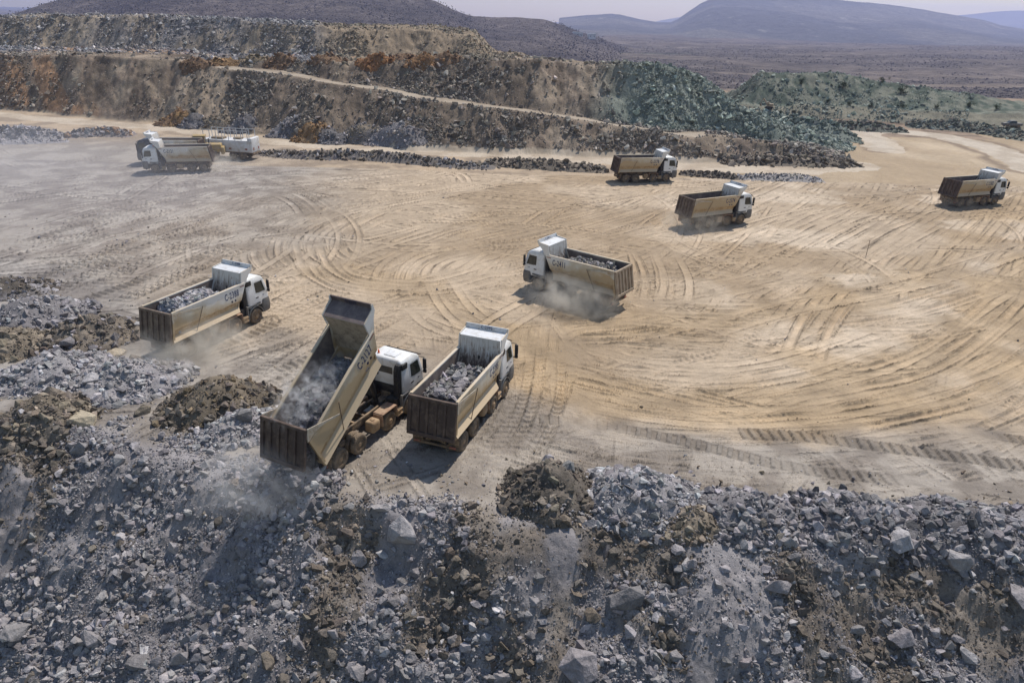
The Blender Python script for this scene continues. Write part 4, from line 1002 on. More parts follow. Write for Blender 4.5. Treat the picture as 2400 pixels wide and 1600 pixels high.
def stake():
    x, y = gz(1990, 584); o = part('marker_stake', 'wood', None, lambda bm: (tube(bm, (0, 0, -.2), (0, 0, 1.5), .03, 6, .022), bx(bm, (0, 0, 1.46), (.07, .09, .07), .01)))
    o.location = (x, y, float(gh([x], [y])[0])); tag(o, 'thin upright wooden marker stake alone on the tan yard at right', 'stake')
stake()

# ------------------------------------------------------------------ rocks
def hull_variant(n, seed, flat=(1, 1, 1), bev=0.0, sub=0):
    r = np.random.default_rng(seed); bm = bmesh.new()
    for p in r.normal(size=(n, 3)):
        p = p / np.linalg.norm(p) * r.uniform(.75, 1.0); bm.verts.new(p * np.array(flat))
    bmesh.ops.convex_hull(bm, input=bm.verts[:]); bmesh.ops.delete(bm, geom=[v for v in bm.verts if not v.link_faces], context='VERTS')
    if bev: bmesh.ops.bevel(bm, geom=bm.edges[:], offset=bev, segments=1, affect='EDGES', profile=.5)
    if sub:
        bmesh.ops.triangulate(bm, faces=bm.faces[:]); bmesh.ops.subdivide_edges(bm, edges=bm.edges[:], cuts=sub, use_grid_fill=True)
        for v in bm.verts:
            q = v.co; k = float(fbm(np.array([q.x * 2.2 + q.z * 1.3 + seed]), np.array([q.y * 2.2 - q.z * .9]), seed % 97, 4)[0]) - .5
            v.co = v.co * (1 + k * .30)
    bmesh.ops.triangulate(bm, faces=bm.faces[:]); bm.verts.ensure_lookup_table()
    for i, v in enumerate(bm.verts): v.index = i
    V = np.array([v.co[:] for v in bm.verts]); F = np.array([[v.index for v in f.verts] for f in bm.faces]); bm.free(); return V, F
FL = [(1, .85, .7), (1, .7, .55), (1, .9, .8), (1, .62, .58), (1, .8, .45), (1, .85, .62)]
VAR = [hull_variant(11 + k % 4, 500 + k, FL[k % 6]) for k in range(14)]
VARLO = [hull_variant(8, 700 + k, FL[k % 6]) for k in range(10)]
VARHI = [hull_variant(13 + k % 5, 900 + k, FL[k % 6], .018, 2) for k in range(14)]
def rand_rot(n, rng, tilt=None):
    if tilt is None:
        q = rng.normal(size=(n, 4))
    else:   # lie on the broad side, tipped a little
        a = rng.uniform(0, 2 * math.pi, n); t = rng.normal(size=(n, 2)) * tilt
        q = np.stack([np.cos(a / 2), t[:, 0] * .5, t[:, 1] * .5, np.sin(a / 2)], 1)
    q /= np.linalg.norm(q, axis=1)[:, None]; w, x, y, z = q.T
    return np.stack([np.stack([1 - 2 * (y * y + z * z), 2 * (x * y - z * w), 2 * (x * z + y * w)], -1), np.stack([2 * (x * y + z * w), 1 - 2 * (x * x + z * z), 2 * (y * z - x * w)], -1), np.stack([2 * (x * z - y * w), 2 * (y * z + x * w), 1 - 2 * (x * x + y * y)], -1)], 1)
def rocks_mesh(name, P, S, Cc, variants, mat, rng, tilt=.45):
    n = len(P); k = rng.integers(0, len(variants), n); Vs, Fs, Cs = [], [], []; off = 0
    R = rand_rot(n, rng, tilt)
    for j, (V, F) in enumerate(variants):
        i = np.where(k == j)[0]
        if not len(i): continue
        W = np.einsum('nab,vb->nva', R[i], V) * S[i, None, None] + P[i, None, :]
        Vs.append(W.reshape(-1, 3)); Fs.append((F[None] + (np.arange(len(i)) * len(V))[:, None, None] + off).reshape(-1, 3)); Cs.append(np.repeat(Cc[i], len(V), 0)); off += len(i) * len(V)
    return mesh_np(name, np.vstack(Vs), np.vstack(Fs), M[mat], np.vstack(Cs))
def tint(c, n, rng, amp=.26, hue=.015):
    b = np.exp(rng.normal(size=(n, 1)) * amp); return np.clip(c * b * (1 + rng.normal(size=(n, 3)) * hue), .015, .8)

# ---- heaps standing on the ground ------------------------------------------------
HEAPS = []
HSEED = [200]
HEAP_OBJ = []
def heap(uv, rx, ry, h, ang, cols, label, n, smin, smax, name='rubble_heap', cat='rubble heap', group=None, fines=.5, var=VAR, xy=None, fcol=None, bury=.3):
    """a tipped load: a cone of fines with rocks over it"""
    rng = np.random.default_rng(HSEED[0]); HSEED[0] += 1
    x0, y0 = xy if xy else at(*uv); H_ = (x0, y0, rx, ry, h, ang, HSEED[0]); HEAPS.append(H_)
    N = 46; g = np.linspace(-1.22, 1.22, N); A, B = np.meshgrid(g, g); ca, sa = math.cos(ang), math.sin(ang)
    X = x0 + ca * A * rx - sa * B * ry; Y = y0 + sa * A * rx + ca * B * ry
    hh = cone(X, Y, H_); base = gh(X, Y); Z = base + hh + (fbm(X * 2.5, Y * 2.5, 7, 4) - .5) * .22 * min(h, 1.6) * (hh > .02) - np.where(hh < .015, .25, 0)
    zc = float(gh([x0], [y0])[0])
    nn = fbm(X * 1.1, Y * 1.1, HSEED[0], 4); f1 = np.array(fcol if fcol is not None else cols[0]) * .8
    Cc = mix(f1 * .8 * np.ones(X.shape + (3,)), np.array(cols[-1] if fcol is None else fcol) * .95 * np.ones(X.shape + (3,)), sm(.35, .65, nn))
    V = np.stack([X - x0, Y - y0, Z - zc], -1).reshape(-1, 3); a = (np.arange(N - 1)[:, None] * N + np.arange(N - 1)).ravel()
    F = np.stack([a, a + 1, a + N + 1, a + N], 1)
    inside = ((A ** 2 + B ** 2) < 1.18 ** 2).ravel(); F = F[inside[F].all(1)]
    o = obj(name, mesh_np(name, V, F, M['spoil'], Cc.reshape(-1, 3), True)); o.location = (x0, y0, zc); tag(o, label, cat, group)
    r = np.sqrt(rng.uniform(0, 1.15, n)); t = rng.uniform(0, 2 * math.pi, n); a_ = r * np.cos(t) * rx; b_ = r * np.sin(t) * ry
    x = x0 + ca * a_ - sa * b_; y = y0 + sa * a_ + ca * b_
    n = int(n * 1.7); S = 0
    r = np.sqrt(rng.uniform(0, 1.2, n)); t = rng.uniform(0, 2 * math.pi, n); a_ = r * np.cos(t) * rx; b_ = r * np.sin(t) * ry; x = x0 + ca * a_ - sa * b_; y = y0 + sa * a_ + ca * b_
    S = np.minimum(smin * .62 * (1 - rng.uniform(0, 1, n)) ** -.56, smax); big = rng.uniform(0, 1, n) < fines * fbm(x * .9, y * .9, HSEED[0] + 5, 3)
    S = np.where(big, smin * .8, S)
    z = gh(x, y) + cone(x, y, H_) + S * (.35 - bury)
    ci = rng.integers(0, len(cols), n); base_c = np.array(cols)[ci]
    r_o = obj('rubble', rocks_mesh('rubble', np.stack([x - x0, y - y0, z - zc], 1), S, tint(base_c, n, rng), var, 'rock', rng, .6), o); r_o['kind'] = 'stuff'
    HEAP_OBJ.append(o); return o
LB = C3(.365, .345, .35)
G1 = [GREY, LB, C3(.27, .252, .257)]; GP = [PALE, LB, C3(.40, .395, .40), GREY]; GD_ = [DGREY, GREY, C3(.19, .182, .188)]; BR = [BROWN, C3(.195, .16, .13), C3(.165, .142, .122)]; TB = [C3(.255, .212, .165), C3(.20, .168, .135), C3(.30, .25, .195)]
# along the tipping edge, right of the waiting truck
heap((1262, 1135), 2.3, 2.1, 1.75, .3, BR + [C3(.2, .17, .14)], 'dark brown earth heap with a few big stones, right of truck C-2395', 900, .07, .36)
heap((1470, 1150), 2.9, 2.3, 1.6, -.1, GP, 'pale grey heap of clean broken rock beside the brown earth heap', 1700, .08, .34)
heap((1715, 1190), 2.5, 1.9, 1.25, 0, G1 + [DGREY], 'low mixed grey heap between the pale heap and the wide dark heap', 1200, .07, .36)
heap((1950, 1200), 3.1, 2.0, 1.35, -.1, GD_ + [GREY], 'wide dark grey heap with slabs behind the big pale boulder', 1500, .08, .40)
heap((2215, 1220), 3.3, 2.1, 1.3, -.15, GD_ + [GREY], 'grey heap at the right end of the tipping edge, long and ragged', 1500, .08, .40)
heap((2400, 1225), 2.2, 1.8, 1.0, 0, G1, 'last grey heap cut off by the right picture edge', 700, .07, .3)
heap((1585, 1200), 1.6, 1.3, .8, 0, TB, 'small tan brown rubble mound in front of the pale grey heap', 500, .06, .3)
# left of the tipping truck
heap((500, 930), 3.0, 2.5, 1.7, .5, BR + [C3(.22, .17, .115)], 'olive brown earth heap left of the raised truck body', 1300, .07, .36, fcol=C3(.20, .165, .125))
heap((290, 880), 3.6, 2.6, 1.5, .5, GP + [GREY], 'pale lilac grey rubble heap behind the olive brown heap', 1700, .08, .40)
heap((110, 960), 2.6, 2.2, 1.3, .6, TB + BR[:1], 'tan heap with two huge sandy boulders near the left edge', 900, .08, .42)
heap((120, 860), 3.2, 2.5, 1.3, .6, GP, 'pale grey heap at the left edge, above the sandy boulders', 1200, .08, .38)
heap((215, 775), 3.4, 2.4, 1.6, .7, BR + [GREY, C3(.25, .21, .17)], 'brown and grey blocky heap beside the rear of truck C-2388', 1300, .08, .46)
heap((70, 735), 4.0, 2.6, 1.7, .7, G1 + [PALE, DGREY], 'large blue grey heap behind the blocky brown heap', 1500, .08, .42)
heap((20, 800), 2.8, 2.2, 1.3, .7, TB, 'tan rubble heap cut by the left picture edge', 700, .08, .42)
heap((30, 670), 3.2, 1.8, 1.2, .5, BR + [GREY], 'dark brown low heap farthest back on the left edge', 900, .07, .3)
heap((560, 985), 2.6, 1.7, .9, .5, GP, 'pale rubble spread beside the open tailgate of the tipping truck', 1200, .07, .32)
# heaps at the foot of the rear bench
fo = [((393, 288), 4.2, 2.6, 2.5, [ORANGE, C3(.30, .19, .10)], 'bright orange soil heap at the foot of the rear bench'), ((444, 288), 4.0, 2.4, 2.3, GD_, 'grey rock heap just right of the orange soil heap'), ((490, 288), 4.2, 2.4, 2.0, TB, 'tan soil heap right of the first grey foot heap'),
      ((548, 296), 4.6, 2.8, 2.4, GD_, 'dark grey heap behind the white trailer'), ((650, 308), 4.4, 2.8, 2.2, GD_ + [GREY], 'dark rubble heap on the lower road, right of the trailer'), ((712, 310), 4.4, 2.6, 2.2, [C3(.33, .20, .10), C3(.27, .19, .12)], 'rust coloured soil heap among grey heaps on the lower road'),
      ((760, 323), 4.0, 2.2, 1.6, GD_, 'flat dark heap in front of the rust coloured heap'), ((832, 314), 4.4, 2.6, 2.4, GD_ + TB[:1], 'brownish grey heap, middle one of the lower road row'), ((882, 319), 4.4, 2.6, 2.4, G1, 'grey heap, second last of the lower road row'), ((940, 317), 3.8, 2.4, 2.0, G1 + [DGREY], 'grey heap ending the lower road row')]
for uv, rx, ry, h, cc, lab in fo:
    heap(uv, rx * .72, ry * .72, h * .62, 0, cc, lab, 260, .12, .5, group='heaps at the foot of the rear bench', var=VARLO, bury=.1)
up = [((455, 150), ORANGE, 'orange soil heap'), ((512, 150), C3(.33, .21, .11), 'dull orange heap'), ((585, 140), C3(.30, .24, .17), 'tan heap'), ((648, 140), ORANGE, 'deep orange heap'), ((750, 141), ORANGE, 'wide orange heap'), ((860, 140), C3(.38, .2, .1), 'rust orange heap'), ((932, 139), ORANGE, 'orange heap'), ((975, 138), C3(.36, .21, .11), 'brown orange heap'), ((1015, 138), ORANGE, 'last orange heap')]
uw = ['first from the left on the upper bench', 'second from the left on the upper bench', 'beside the top of the ramp road', 'right of the ramp road top', 'in the middle of the upper row', 'right of the widest upper heap', 'third from the right in the upper row', 'second from the right in the upper row', 'at the right end of the upper row']
for (uv, c, l1), l2 in zip(up, uw):
    heap(uv, 3.6, 2.2, 1.25, 0, [c * .92, c * .75], l1 + ' ' + l2, 110, .2, .7, group='soil heaps along the upper bench', name='soil_heap', cat='soil heap', var=VARLO, bury=.15)
# berms: long windrows of rubble
def berm(px, hw, h, cols, label, n, smin, smax, seed):
    rng = np.random.default_rng(seed); P, L = spline([gz(u, v) for u, v in px], 60); tg = np.gradient(P, axis=0); tg /= np.hypot(tg[:, 0], tg[:, 1])[:, None]; nn = np.stack([-tg[:, 1], tg[:, 0]], 1)
    cr = np.linspace(-1, 1, 9); s = np.linspace(0, 1, 60); en = np.sqrt(np.clip(np.sin(s * math.pi), 0, 1))
    X = P[:, 0][:, None] + nn[:, 0][:, None] * cr * hw; Y = P[:, 1][:, None] + nn[:, 1][:, None] * cr * hw
    hh = h * (1 - np.abs(cr)) [None] * en[:, None] * (.55 + .8 * fbm(X * .3, Y * .3, seed, 4)); x0, y0 = P[30]; zc = float(gh([x0], [y0])[0])
    Z = gh(X, Y) + hh - .02; V = np.stack([X - x0, Y - y0, Z - zc], -1).reshape(-1, 3); a = (np.arange(59)[:, None] * 9 + np.arange(8)).ravel(); F = np.stack([a, a + 9, a + 10, a + 1], 1)
    cc = np.array(cols).mean(0) * .8; o = obj('rubble_berm', mesh_np('rubble_berm', V, F, M['spoil'], np.ones((len(V), 3)) * cc, True)); o.location = (x0, y0, zc); tag(o, label, 'rubble berm')
    t = rng.uniform(.02, .98, n); c = np.clip(rng.normal(size=n) * .5, -1.2, 1.2); ix = t * 59; i = ix.astype(int)
    x = P[i, 0] + nn[i, 0] * c * hw; y = P[i, 1] + nn[i, 1] * c * hw
    S = np.minimum(smin * (1 - rng.uniform(0, 1, n)) ** -.6, smax)
    z = gh(x, y) + h * np.clip(1 - np.abs(c), 0, 1) * np.sqrt(np.sin(t * math.pi)) * (.55 + .8 * fbm(x * .3, y * .3, seed, 4)) + S * .1
    r = obj('rubble', rocks_mesh('rubble', np.stack([x - x0, y - y0, z - zc], 1), S, tint(np.array(cols)[rng.integers(0, len(cols), n)], n, rng), VARLO, 'rockfar', rng, .6), o); r['kind'] = 'stuff'
berm([(600, 352), (700, 362), (830, 365), (1000, 378), (1140, 384)], 1.8, 1.15, GD_ + BR + TB[:2], 'long dark rubble berm along the back of the yard, right of the trailer', 2400, .11, .6, 301)
berm([(1110, 374), (1240, 384), (1330, 390), (1400, 392)], 2.0, 1.2, TB + BR, 'brown earth berm ending behind truck C-2378', 500, .16, .6, 302)
berm([(1560, 400), (1620, 405), (1700, 411)], 1.2, .8, BR, 'low brown dirt ridge in front of C-2378 cab', 240, .14, .4, 303)
berm([(1690, 408), (1760, 411), (1850, 413), (1890, 414)], 1.7, .8, [PALE, GREY, C3(.36, .32, .27)], 'low pale gravel bank right of the dirt ridge', 420, .12, .3, 304)
berm([(-60, 312), (0, 316), (90, 318), (150, 316)], 2.6, 1.7, [GREY, LB, DGREY], 'blue grey rubble bank at the far left of the yard', 900, .16, .7, 305)
berm([(150, 316), (230, 312), (310, 312)], 1.9, 1.2, GD_ + [ORANGE], 'dark rubble bank with orange soil behind the trucks at left', 500, .16, .6, 306)
berm([(1700, 290), (1800, 305), (1900, 318), (1975, 322)], 4.0, 2.3, [GREEN, C3(.17, .20, .17), C3(.26, .28, .245)], 'green rock tail running out from the green bench onto the yard', 1200, .2, .95, 307)
berm([(1850, 284), (1920, 293), (2000, 300), (2080, 303)], 3.0, 1.6, [GREEN, C3(.13, .14, .11), BROWN], 'green brown berm between the yard and the haul road', 600, .2, .7, 308)
berm([(2080, 290), (2200, 298), (2300, 312), (2380, 326)], 3.2, 1.8, [GREEN, C3(.15, .16, .13), C3(.24, .21, .17)], 'long green rock berm beside the haul road at right', 900, .2, .8, 309)
berm([(1650, 372), (1780, 375), (1900, 378), (1975, 378)], 2.4, 1.3, BR + TB, 'ragged brown berm below the green rock tail', 600, .2, .9, 310)
berm([(-60, 328), (60, 330), (160, 326)], 1.2, .6, [LB, GREY], 'thin line of blue grey stones along the left yard edge', 300, .1, .35, 311)

def heap_add(x, y):
    z = np.zeros_like(x)
    for h in HEAPS[:16]: z = np.maximum(z, cone(x, y, h) * ((np.abs(x - h[0]) < 8) & (np.abs(y - h[1]) < 8)))
    return z

# ---- countless small stuff -------------------------------------------------------
rng = np.random.default_rng(77)
def slope_rocks(N, smin, smax, name, var, pw=.6, dens=None):
    y = rng.uniform(8, 34, N); x = rng.uniform(-1, 1, N) * (0.80 * y + 14); y = np.where(x < -12, y + rng.uniform(0, 12, N) * (x < -20), y)
    d = crest_d(x, y); cl = fbm(x * .55, y * .55, 410, 4); fine = fbm(x * .35 + y * .12, y * .16, 411, 4)
    p = sm(-1.6, .2, d + (cl - .5) * 3) * ((.22 + .78 * sm(.40, .58, cl)) if not dens else .75) * (1 - (.85 if not dens else .45) * sm(.56, .66, fine))
    br = brown_mask(x, y); p = p * (1 - .8 * chute_mask(x, y)); p = p * (1 - .35 * br)
    keep = rng.uniform(0, 1, N) < p; x, y, br = x[keep], y[keep], br[keep]; n = len(x)
    S = np.minimum(smin * (1 - rng.uniform(0, 1, n)) ** -pw, smax)
    z = gh(x, y) + heap_add(x, y) + S * .12
    g = np.array(G1 + [C3(.34, .32, .326)])[rng.integers(0, 4, n)]; b = np.array(BR + [C3(.2, .175, .15)])[rng.integers(0, 4, n)]
    mixb = rng.uniform(0, 1, n) < br * .85 + .05
    c = np.where(mixb[:, None], b, g)
    o = obj(name, rocks_mesh(name, np.stack([x, y, z], 1), S, tint(c, n, rng, .22, .012), var, 'rock', rng, .7)); o['kind'] = 'stuff'; return n
slope_rocks(560000, .024, .09, 'gravel', VARLO, .45, 1)
slope_rocks(280000, .05, .36, 'rubble', VAR, .46)
# bench faces
def bench_rocks(N, smin, smax, pw, seed):
    r = np.random.default_rng(seed); y = r.uniform(104, 240, N); w = r.uniform(-.86, .62, N); x = w * y; i, j = gi(x, y); ok = isbench[i, j] & ~isroad[i, j]
    sl = np.abs(GZ[np.clip(i + 2, 0, NV - 1), j] - GZ[np.clip(i - 2, 0, NV - 1), j]) / .36 / 4
    upper_ = (_yy[i, j] > _yn[3][i, j]) & (w < .0)
    cl = fbm(x * .10, y * .07, 420, 4); cl2 = fbm(x * .35, y * .3, 421, 3)
    tanz = (w > wcol(200)) & (w < wcol(510)) & ~upper_
    p = (.09 + .91 * sm(.44, .58, .65 * cl + .35 * cl2)) * np.where(_g[i, j] > .3, .5, 1) * np.where(tanz, .22, 1) * np.where(upper_, 2.2, 1)
    p = p * np.where((w > wcol(730)) & upper_, .4, 1)
    p = np.maximum(p, sm(wcol(1440), wcol(1490), w) * (w < wcol(1800)) * .9 * (_g[i, j] < .3) * (_yy[i, j] > _yn[2][i, j]))
    keep = ok & (r.uniform(0, 1, N) < p); x, y, w, i, j, upper_ = x[keep], y[keep], w[keep], i[keep], j[keep], upper_[keep]; n = len(x)
    S = np.minimum(smin * (1 - r.uniform(0, 1, n)) ** -pw, smax)
    gcol = GC[i, j]; rk = np.where(upper_[:, None], C3(.29, .28, .285), C3(.29, .26, .228)); rk = np.where((w > wcol(730))[:, None] & upper_[:, None], C3(.27, .235, .185), rk)
    gr = sm(wcol(1400), wcol(1470), w) * ((_yy[i, j] > _yn[2][i, j]) | (_g[i, j] > .3)); rk = rk * (1 - gr[:, None]) + C3(.27, .30, .262) * gr[:, None]
    c = tint(rk * .8 + gcol * .2, n, r, .34, .02)
    o = obj('bench_rubble', rocks_mesh('bench_rubble', np.stack([x, y, GZ[i, j] + S * .15], 1), S, c, VARLO, 'rockfar', r, .7)); o['kind'] = 'stuff'; return n
print('bench rocks', bench_rocks(800000, .10, .85, .44, 5))
# loose stones and clods over the yard
def yard_stones():
    r = np.random.default_rng(9); N = 26000; y = 22 + 85 * r.uniform(0, 1, N) ** 1.7; x = r.uniform(-1, 1, N) * (.80 * y + 3); d = crest_d(x, y)
    edge = sm(7, 0, -d) + .03 + .4 * sm(-12, -35, x) * (y < 70); keep = (d < -.2) & (r.uniform(0, 1, N) < edge); x, y = x[keep], y[keep]; n = len(x)
    S = np.minimum(.03 * (1 - r.uniform(0, 1, n)) ** -.55, .16); c = np.array([GREY, PALE, C3(.34, .27, .19), C3(.28, .23, .18)])[r.integers(0, 4, n)]
    o = obj('loose_stones', rocks_mesh('loose_stones', np.stack([x, y, gh(x, y) + S * .2], 1), S, tint(c, n, r), VARLO, 'rock', r, .5)); o['kind'] = 'stuff'
yard_stones()
#@@BOULDERS

# ------------------------------------------------------------------ single boulders, each its own object
TONE = {'pale': C3(.40, .378, .382), 'grey': C3(.315, .295, .30), 'dark': C3(.22, .207, .21), 'sandy': C3(.36, .30, .23), 'brown': C3(.215, .178, .145), 'dusty': C3(.285, .265, .268)}
BSEED = [1]
def rock_mesh_one(S, c, rng, sq=(1, 1, 1), k=None, mat='rock'):
    V, F = VARHI[int(rng.integers(0, len(VARHI))) if k is None else k]
    V = V * np.array(sq) * S; cc = np.array(c) * (1 + .012 * rng.normal(size=3)) * np.exp(.1 * rng.normal())
    return mesh_np('boulder', V, F, M[mat], np.repeat(np.clip(cc, .02, .8)[None], len(V), 0))
def boulder(u, v, wpx, hpx, tone, label, name='boulder', group=None, bury=.25, xy=None, S=None, tilt=.35):
    rng = np.random.default_rng(4000 + BSEED[0]); BSEED[0] += 1
    x, y = xy if xy else at(u, v + hpx * .38); z = float(gh([x], [y])[0] + heap_add(np.array([x]), np.array([y]))[0])
    dep = (Vector((x, y, z - CAM_H))).dot(_fw); k = dep / (FPX / 2400 * 2352)
    w = wpx * k * .54 if S is None else S; asp = min(max(hpx / wpx, .45), 1.7); 
    o = obj(name, rock_mesh_one(w, TONE[tone], rng, (1, 1.15, min(asp * 1.35, 2.0))))
    o.location = (x, y, z + w * min(asp, 1.1) * (.5 - bury)); o.rotation_euler = (rng.normal() * tilt * .6, rng.normal() * tilt * .6, rng.uniform(-.5, .5)); tag(o, label, 'boulder', group); return o
BL = [
 (925, 1185, 78, 125, 'pale', 'tall pale angular boulder on the tipping edge below truck C-2395'), (880, 1158, 60, 32, 'pale', 'pale flat slab lying left of the tall pale edge boulder'),
 (592, 1130, 58, 44, 'grey', 'squat lone grey boulder on the slope below the open tailgate'), (672, 1118, 42, 30, 'grey', 'wedge of grey rock just right of the squat lone boulder'),
 (2052, 1232, 78, 64, 'pale', 'largest pale rough boulder on the right hand heaps'), (1812, 1236, 38, 38, 'pale', 'pale smooth faced stone left of the big rough boulder'),
 (135, 918, 58, 50, 'sandy', 'huge rounded sandy boulder standing near the left edge'), (190, 958, 76, 40, 'sandy', 'flat topped sandy block lying in front of the rounded one'), (262, 805, 56, 28, 'sandy', 'long sandy slab near the rear wheels of C-2388'), (330, 935, 42, 34, 'brown', 'brown block at the left foot of the olive earth heap'),
 (1252, 1082, 46, 44, 'grey', 'grey boulder sitting on top of the dark earth heap'), (1298, 1102, 42, 36, 'dark', 'dark boulder on the earth heap, right of the grey one'), (1366, 1078, 42, 20, 'pale', 'pale slab wedged between earth heap and pale heap'), (1420, 1090, 40, 28, 'grey', 'mid grey block on the upper left of the pale heap'),
 (1438, 1352, 98, 62, 'dark', 'big dark slab resting on the slope below the pale heap'), (1332, 1505, 92, 98, 'dusty', 'massive smooth boulder at the bottom centre right'), (2064, 1446, 70, 56, 'grey', 'angular grey boulder on lower right slope beside brown earth'), (2329, 1352, 92, 44, 'grey', 'long grey slab at the right picture edge'),
 (1787, 1330, 70, 52, 'dusty', 'dust covered slab half buried in the fine grey chute'), (827, 1270, 44, 46, 'grey', 'blocky grey boulder beside the top of the brown gully'), (800, 1215, 36, 32, 'brown', 'brown stone above the blocky boulder by the gully'), (555, 1258, 36, 40, 'dusty', 'dusty round boulder mid slope left of the brown gully'),
 (400, 1243, 36, 48, 'pale', 'upright pale block high on the left slope'), (605, 1293, 24, 58, 'pale', 'narrow upright pale stone left of the brown gully'), (320, 1508, 74, 42, 'dusty', 'long low slab near the bottom of the left slope'), (415, 1498, 46, 52, 'grey', 'chunky grey block right of the long low slab'),
 (385, 1545, 60, 44, 'pale', 'pale block at the bottom edge below the chunky grey block'), (35, 1438, 88, 56, 'dusty', 'broad dusty slab at the lower left picture edge'), (617, 1508, 52, 42, 'brown', 'rusty brown boulder beside the lower brown gully'), (820, 1528, 56, 60, 'grey', 'tall grey block at the bottom, right of the gully'),
 (480, 1550, 38, 38, 'pale', 'small pale cube like block at the bottom edge'), (215, 1448, 52, 52, 'grey', 'grey boulder right of the broad dusty slab'), (1154, 1543, 46, 46, 'grey', 'split grey block at the bottom left of the massive boulder'), (1549, 1495, 42, 46, 'grey', 'grey block between massive boulder and fine chute'),
 (1712, 1500, 32, 70, 'dusty', 'narrow dusty stone standing in the lower fine chute'), (1668, 1505, 26, 46, 'dark', 'small dark upright stone left of the narrow dusty one'), (1554, 1256, 38, 32, 'grey', 'grey block on the ledge below the pale heap'), (1585, 1280, 36, 42, 'dusty', 'rounded stone just below the ledge block'),
 (2199, 1284, 62, 52, 'pale', 'pale rounded boulder among dark rock on the far right slope'), (1966, 1435, 38, 42, 'grey', 'grey stone left of the angular boulder at lower right'), (1362, 1402, 44, 34, 'brown', 'brown boulder above the massive smooth boulder'), (1446, 1446, 42, 36, 'pale', 'pale block below the big dark slab'), (2221, 1495, 52, 36, 'grey', 'wide grey stone at the lower right corner area'),
 (178, 762, 54, 26, 'grey', 'flat grey slab on the blocky brown heap behind'), (161, 795, 36, 36, 'dusty', 'upright dusty block below that flat slab at left'), (315, 844, 48, 30, 'brown', 'tilted reddish slab on top of the lilac heap'), (217, 893, 46, 24, 'pale', 'pale slab low on the front of the lilac heap'), (567, 975, 46, 38, 'dark', 'dark block near the left corner of the open tailgate'),
 (273, 1047, 40, 36, 'pale', 'pale block on the crest of the left slope'), (304, 1093, 38, 30, 'grey', 'grey block a little below the crest block at left'), (185, 1019, 42, 40, 'dusty', 'dusty boulder where left slope begins below sandy blocks'), (472, 1058, 38, 26, 'pale', 'pale flat stone between earth heap and tailgate'), (1605, 1112, 14, 11, 'pale', 'single small stone lying on the yard behind the heaps')]
for (u, v, w, h, tone, lab) in BL: boulder(u, v, w * 1.02, h * 1.02, tone, lab)
ORD = ['largest', 'second largest', 'third largest', 'fourth largest', 'fifth largest', 'sixth largest', 'seventh largest', 'eighth largest', 'ninth largest', 'tenth largest']
ZN = [((150, 1500), 130, 50, 'in the bottom left corner'), ((130, 1250), 110, 80, 'on the far left slope below the sandy boulders'), ((330, 1370), 110, 60, 'in the middle of the left grey slope'), ((560, 1400), 80, 80, 'left of the brown gully'), ((880, 1400), 80, 80, 'right of the brown gully'), ((980, 1515), 110, 45, 'along the bottom edge at centre'), ((1170, 1400), 80, 70, 'on the mixed slope left of the big dark slab'),
      ((1560, 1400), 80, 60, 'on the slope right of the big dark slab'), ((1700, 1230), 90, 40, 'on the ledge left of the pale smooth stone'), ((1950, 1330), 90, 60, 'on the slope under the wide dark heap'), ((2220, 1400), 110, 60, 'on the far right slope by the brown earth'), ((2250, 1290), 90, 35, 'on the edge at far right'), ((450, 1160), 100, 40, 'on the upper left slope'), ((720, 1170), 60, 40, 'on the slope under the tipping truck'), ((1900, 1510), 110, 45, 'in the bottom right, left of the corner'),
      ((1060, 1240), 60, 40, 'on the brown edge right of the tall boulder'), ((1940, 1175), 90, 25, 'on top of the wide dark heap'), ((2200, 1195), 90, 25, 'on top of the ragged right heap'), ((250, 860), 90, 35, 'on the pale lilac heap'), ((80, 720), 80, 35, 'on the blue grey heap at left')]
zr = np.random.default_rng(99)
for (cu, cv), su, sv, ph in ZN:
    szs = sorted(zr.uniform(.15, .30, 10), reverse=True)
    for k in range(10):
        u = min(max(cu + zr.uniform(-1, 1) * su, 4), 2348); v = min(cv + zr.uniform(-1, 1) * sv, 1562); tone = ['grey', 'grey', 'dusty', 'pale', 'dark'][int(zr.integers(0, 5))]
        shape = zr.uniform(.6, 1.0); nm = {'grey': 'mid grey', 'dusty': 'dust grey', 'pale': 'pale grey', 'dark': 'dark grey'}[tone]
        xx, yy_ = at(u, v)
        boulder(u, v, 40, 40 * shape, tone, f'{nm} rock, {ORD[k]} {ph}', 'loose_rock', 'loose rocks ' + ph, xy=(xx, yy_), S=szs[k], bury=.3)

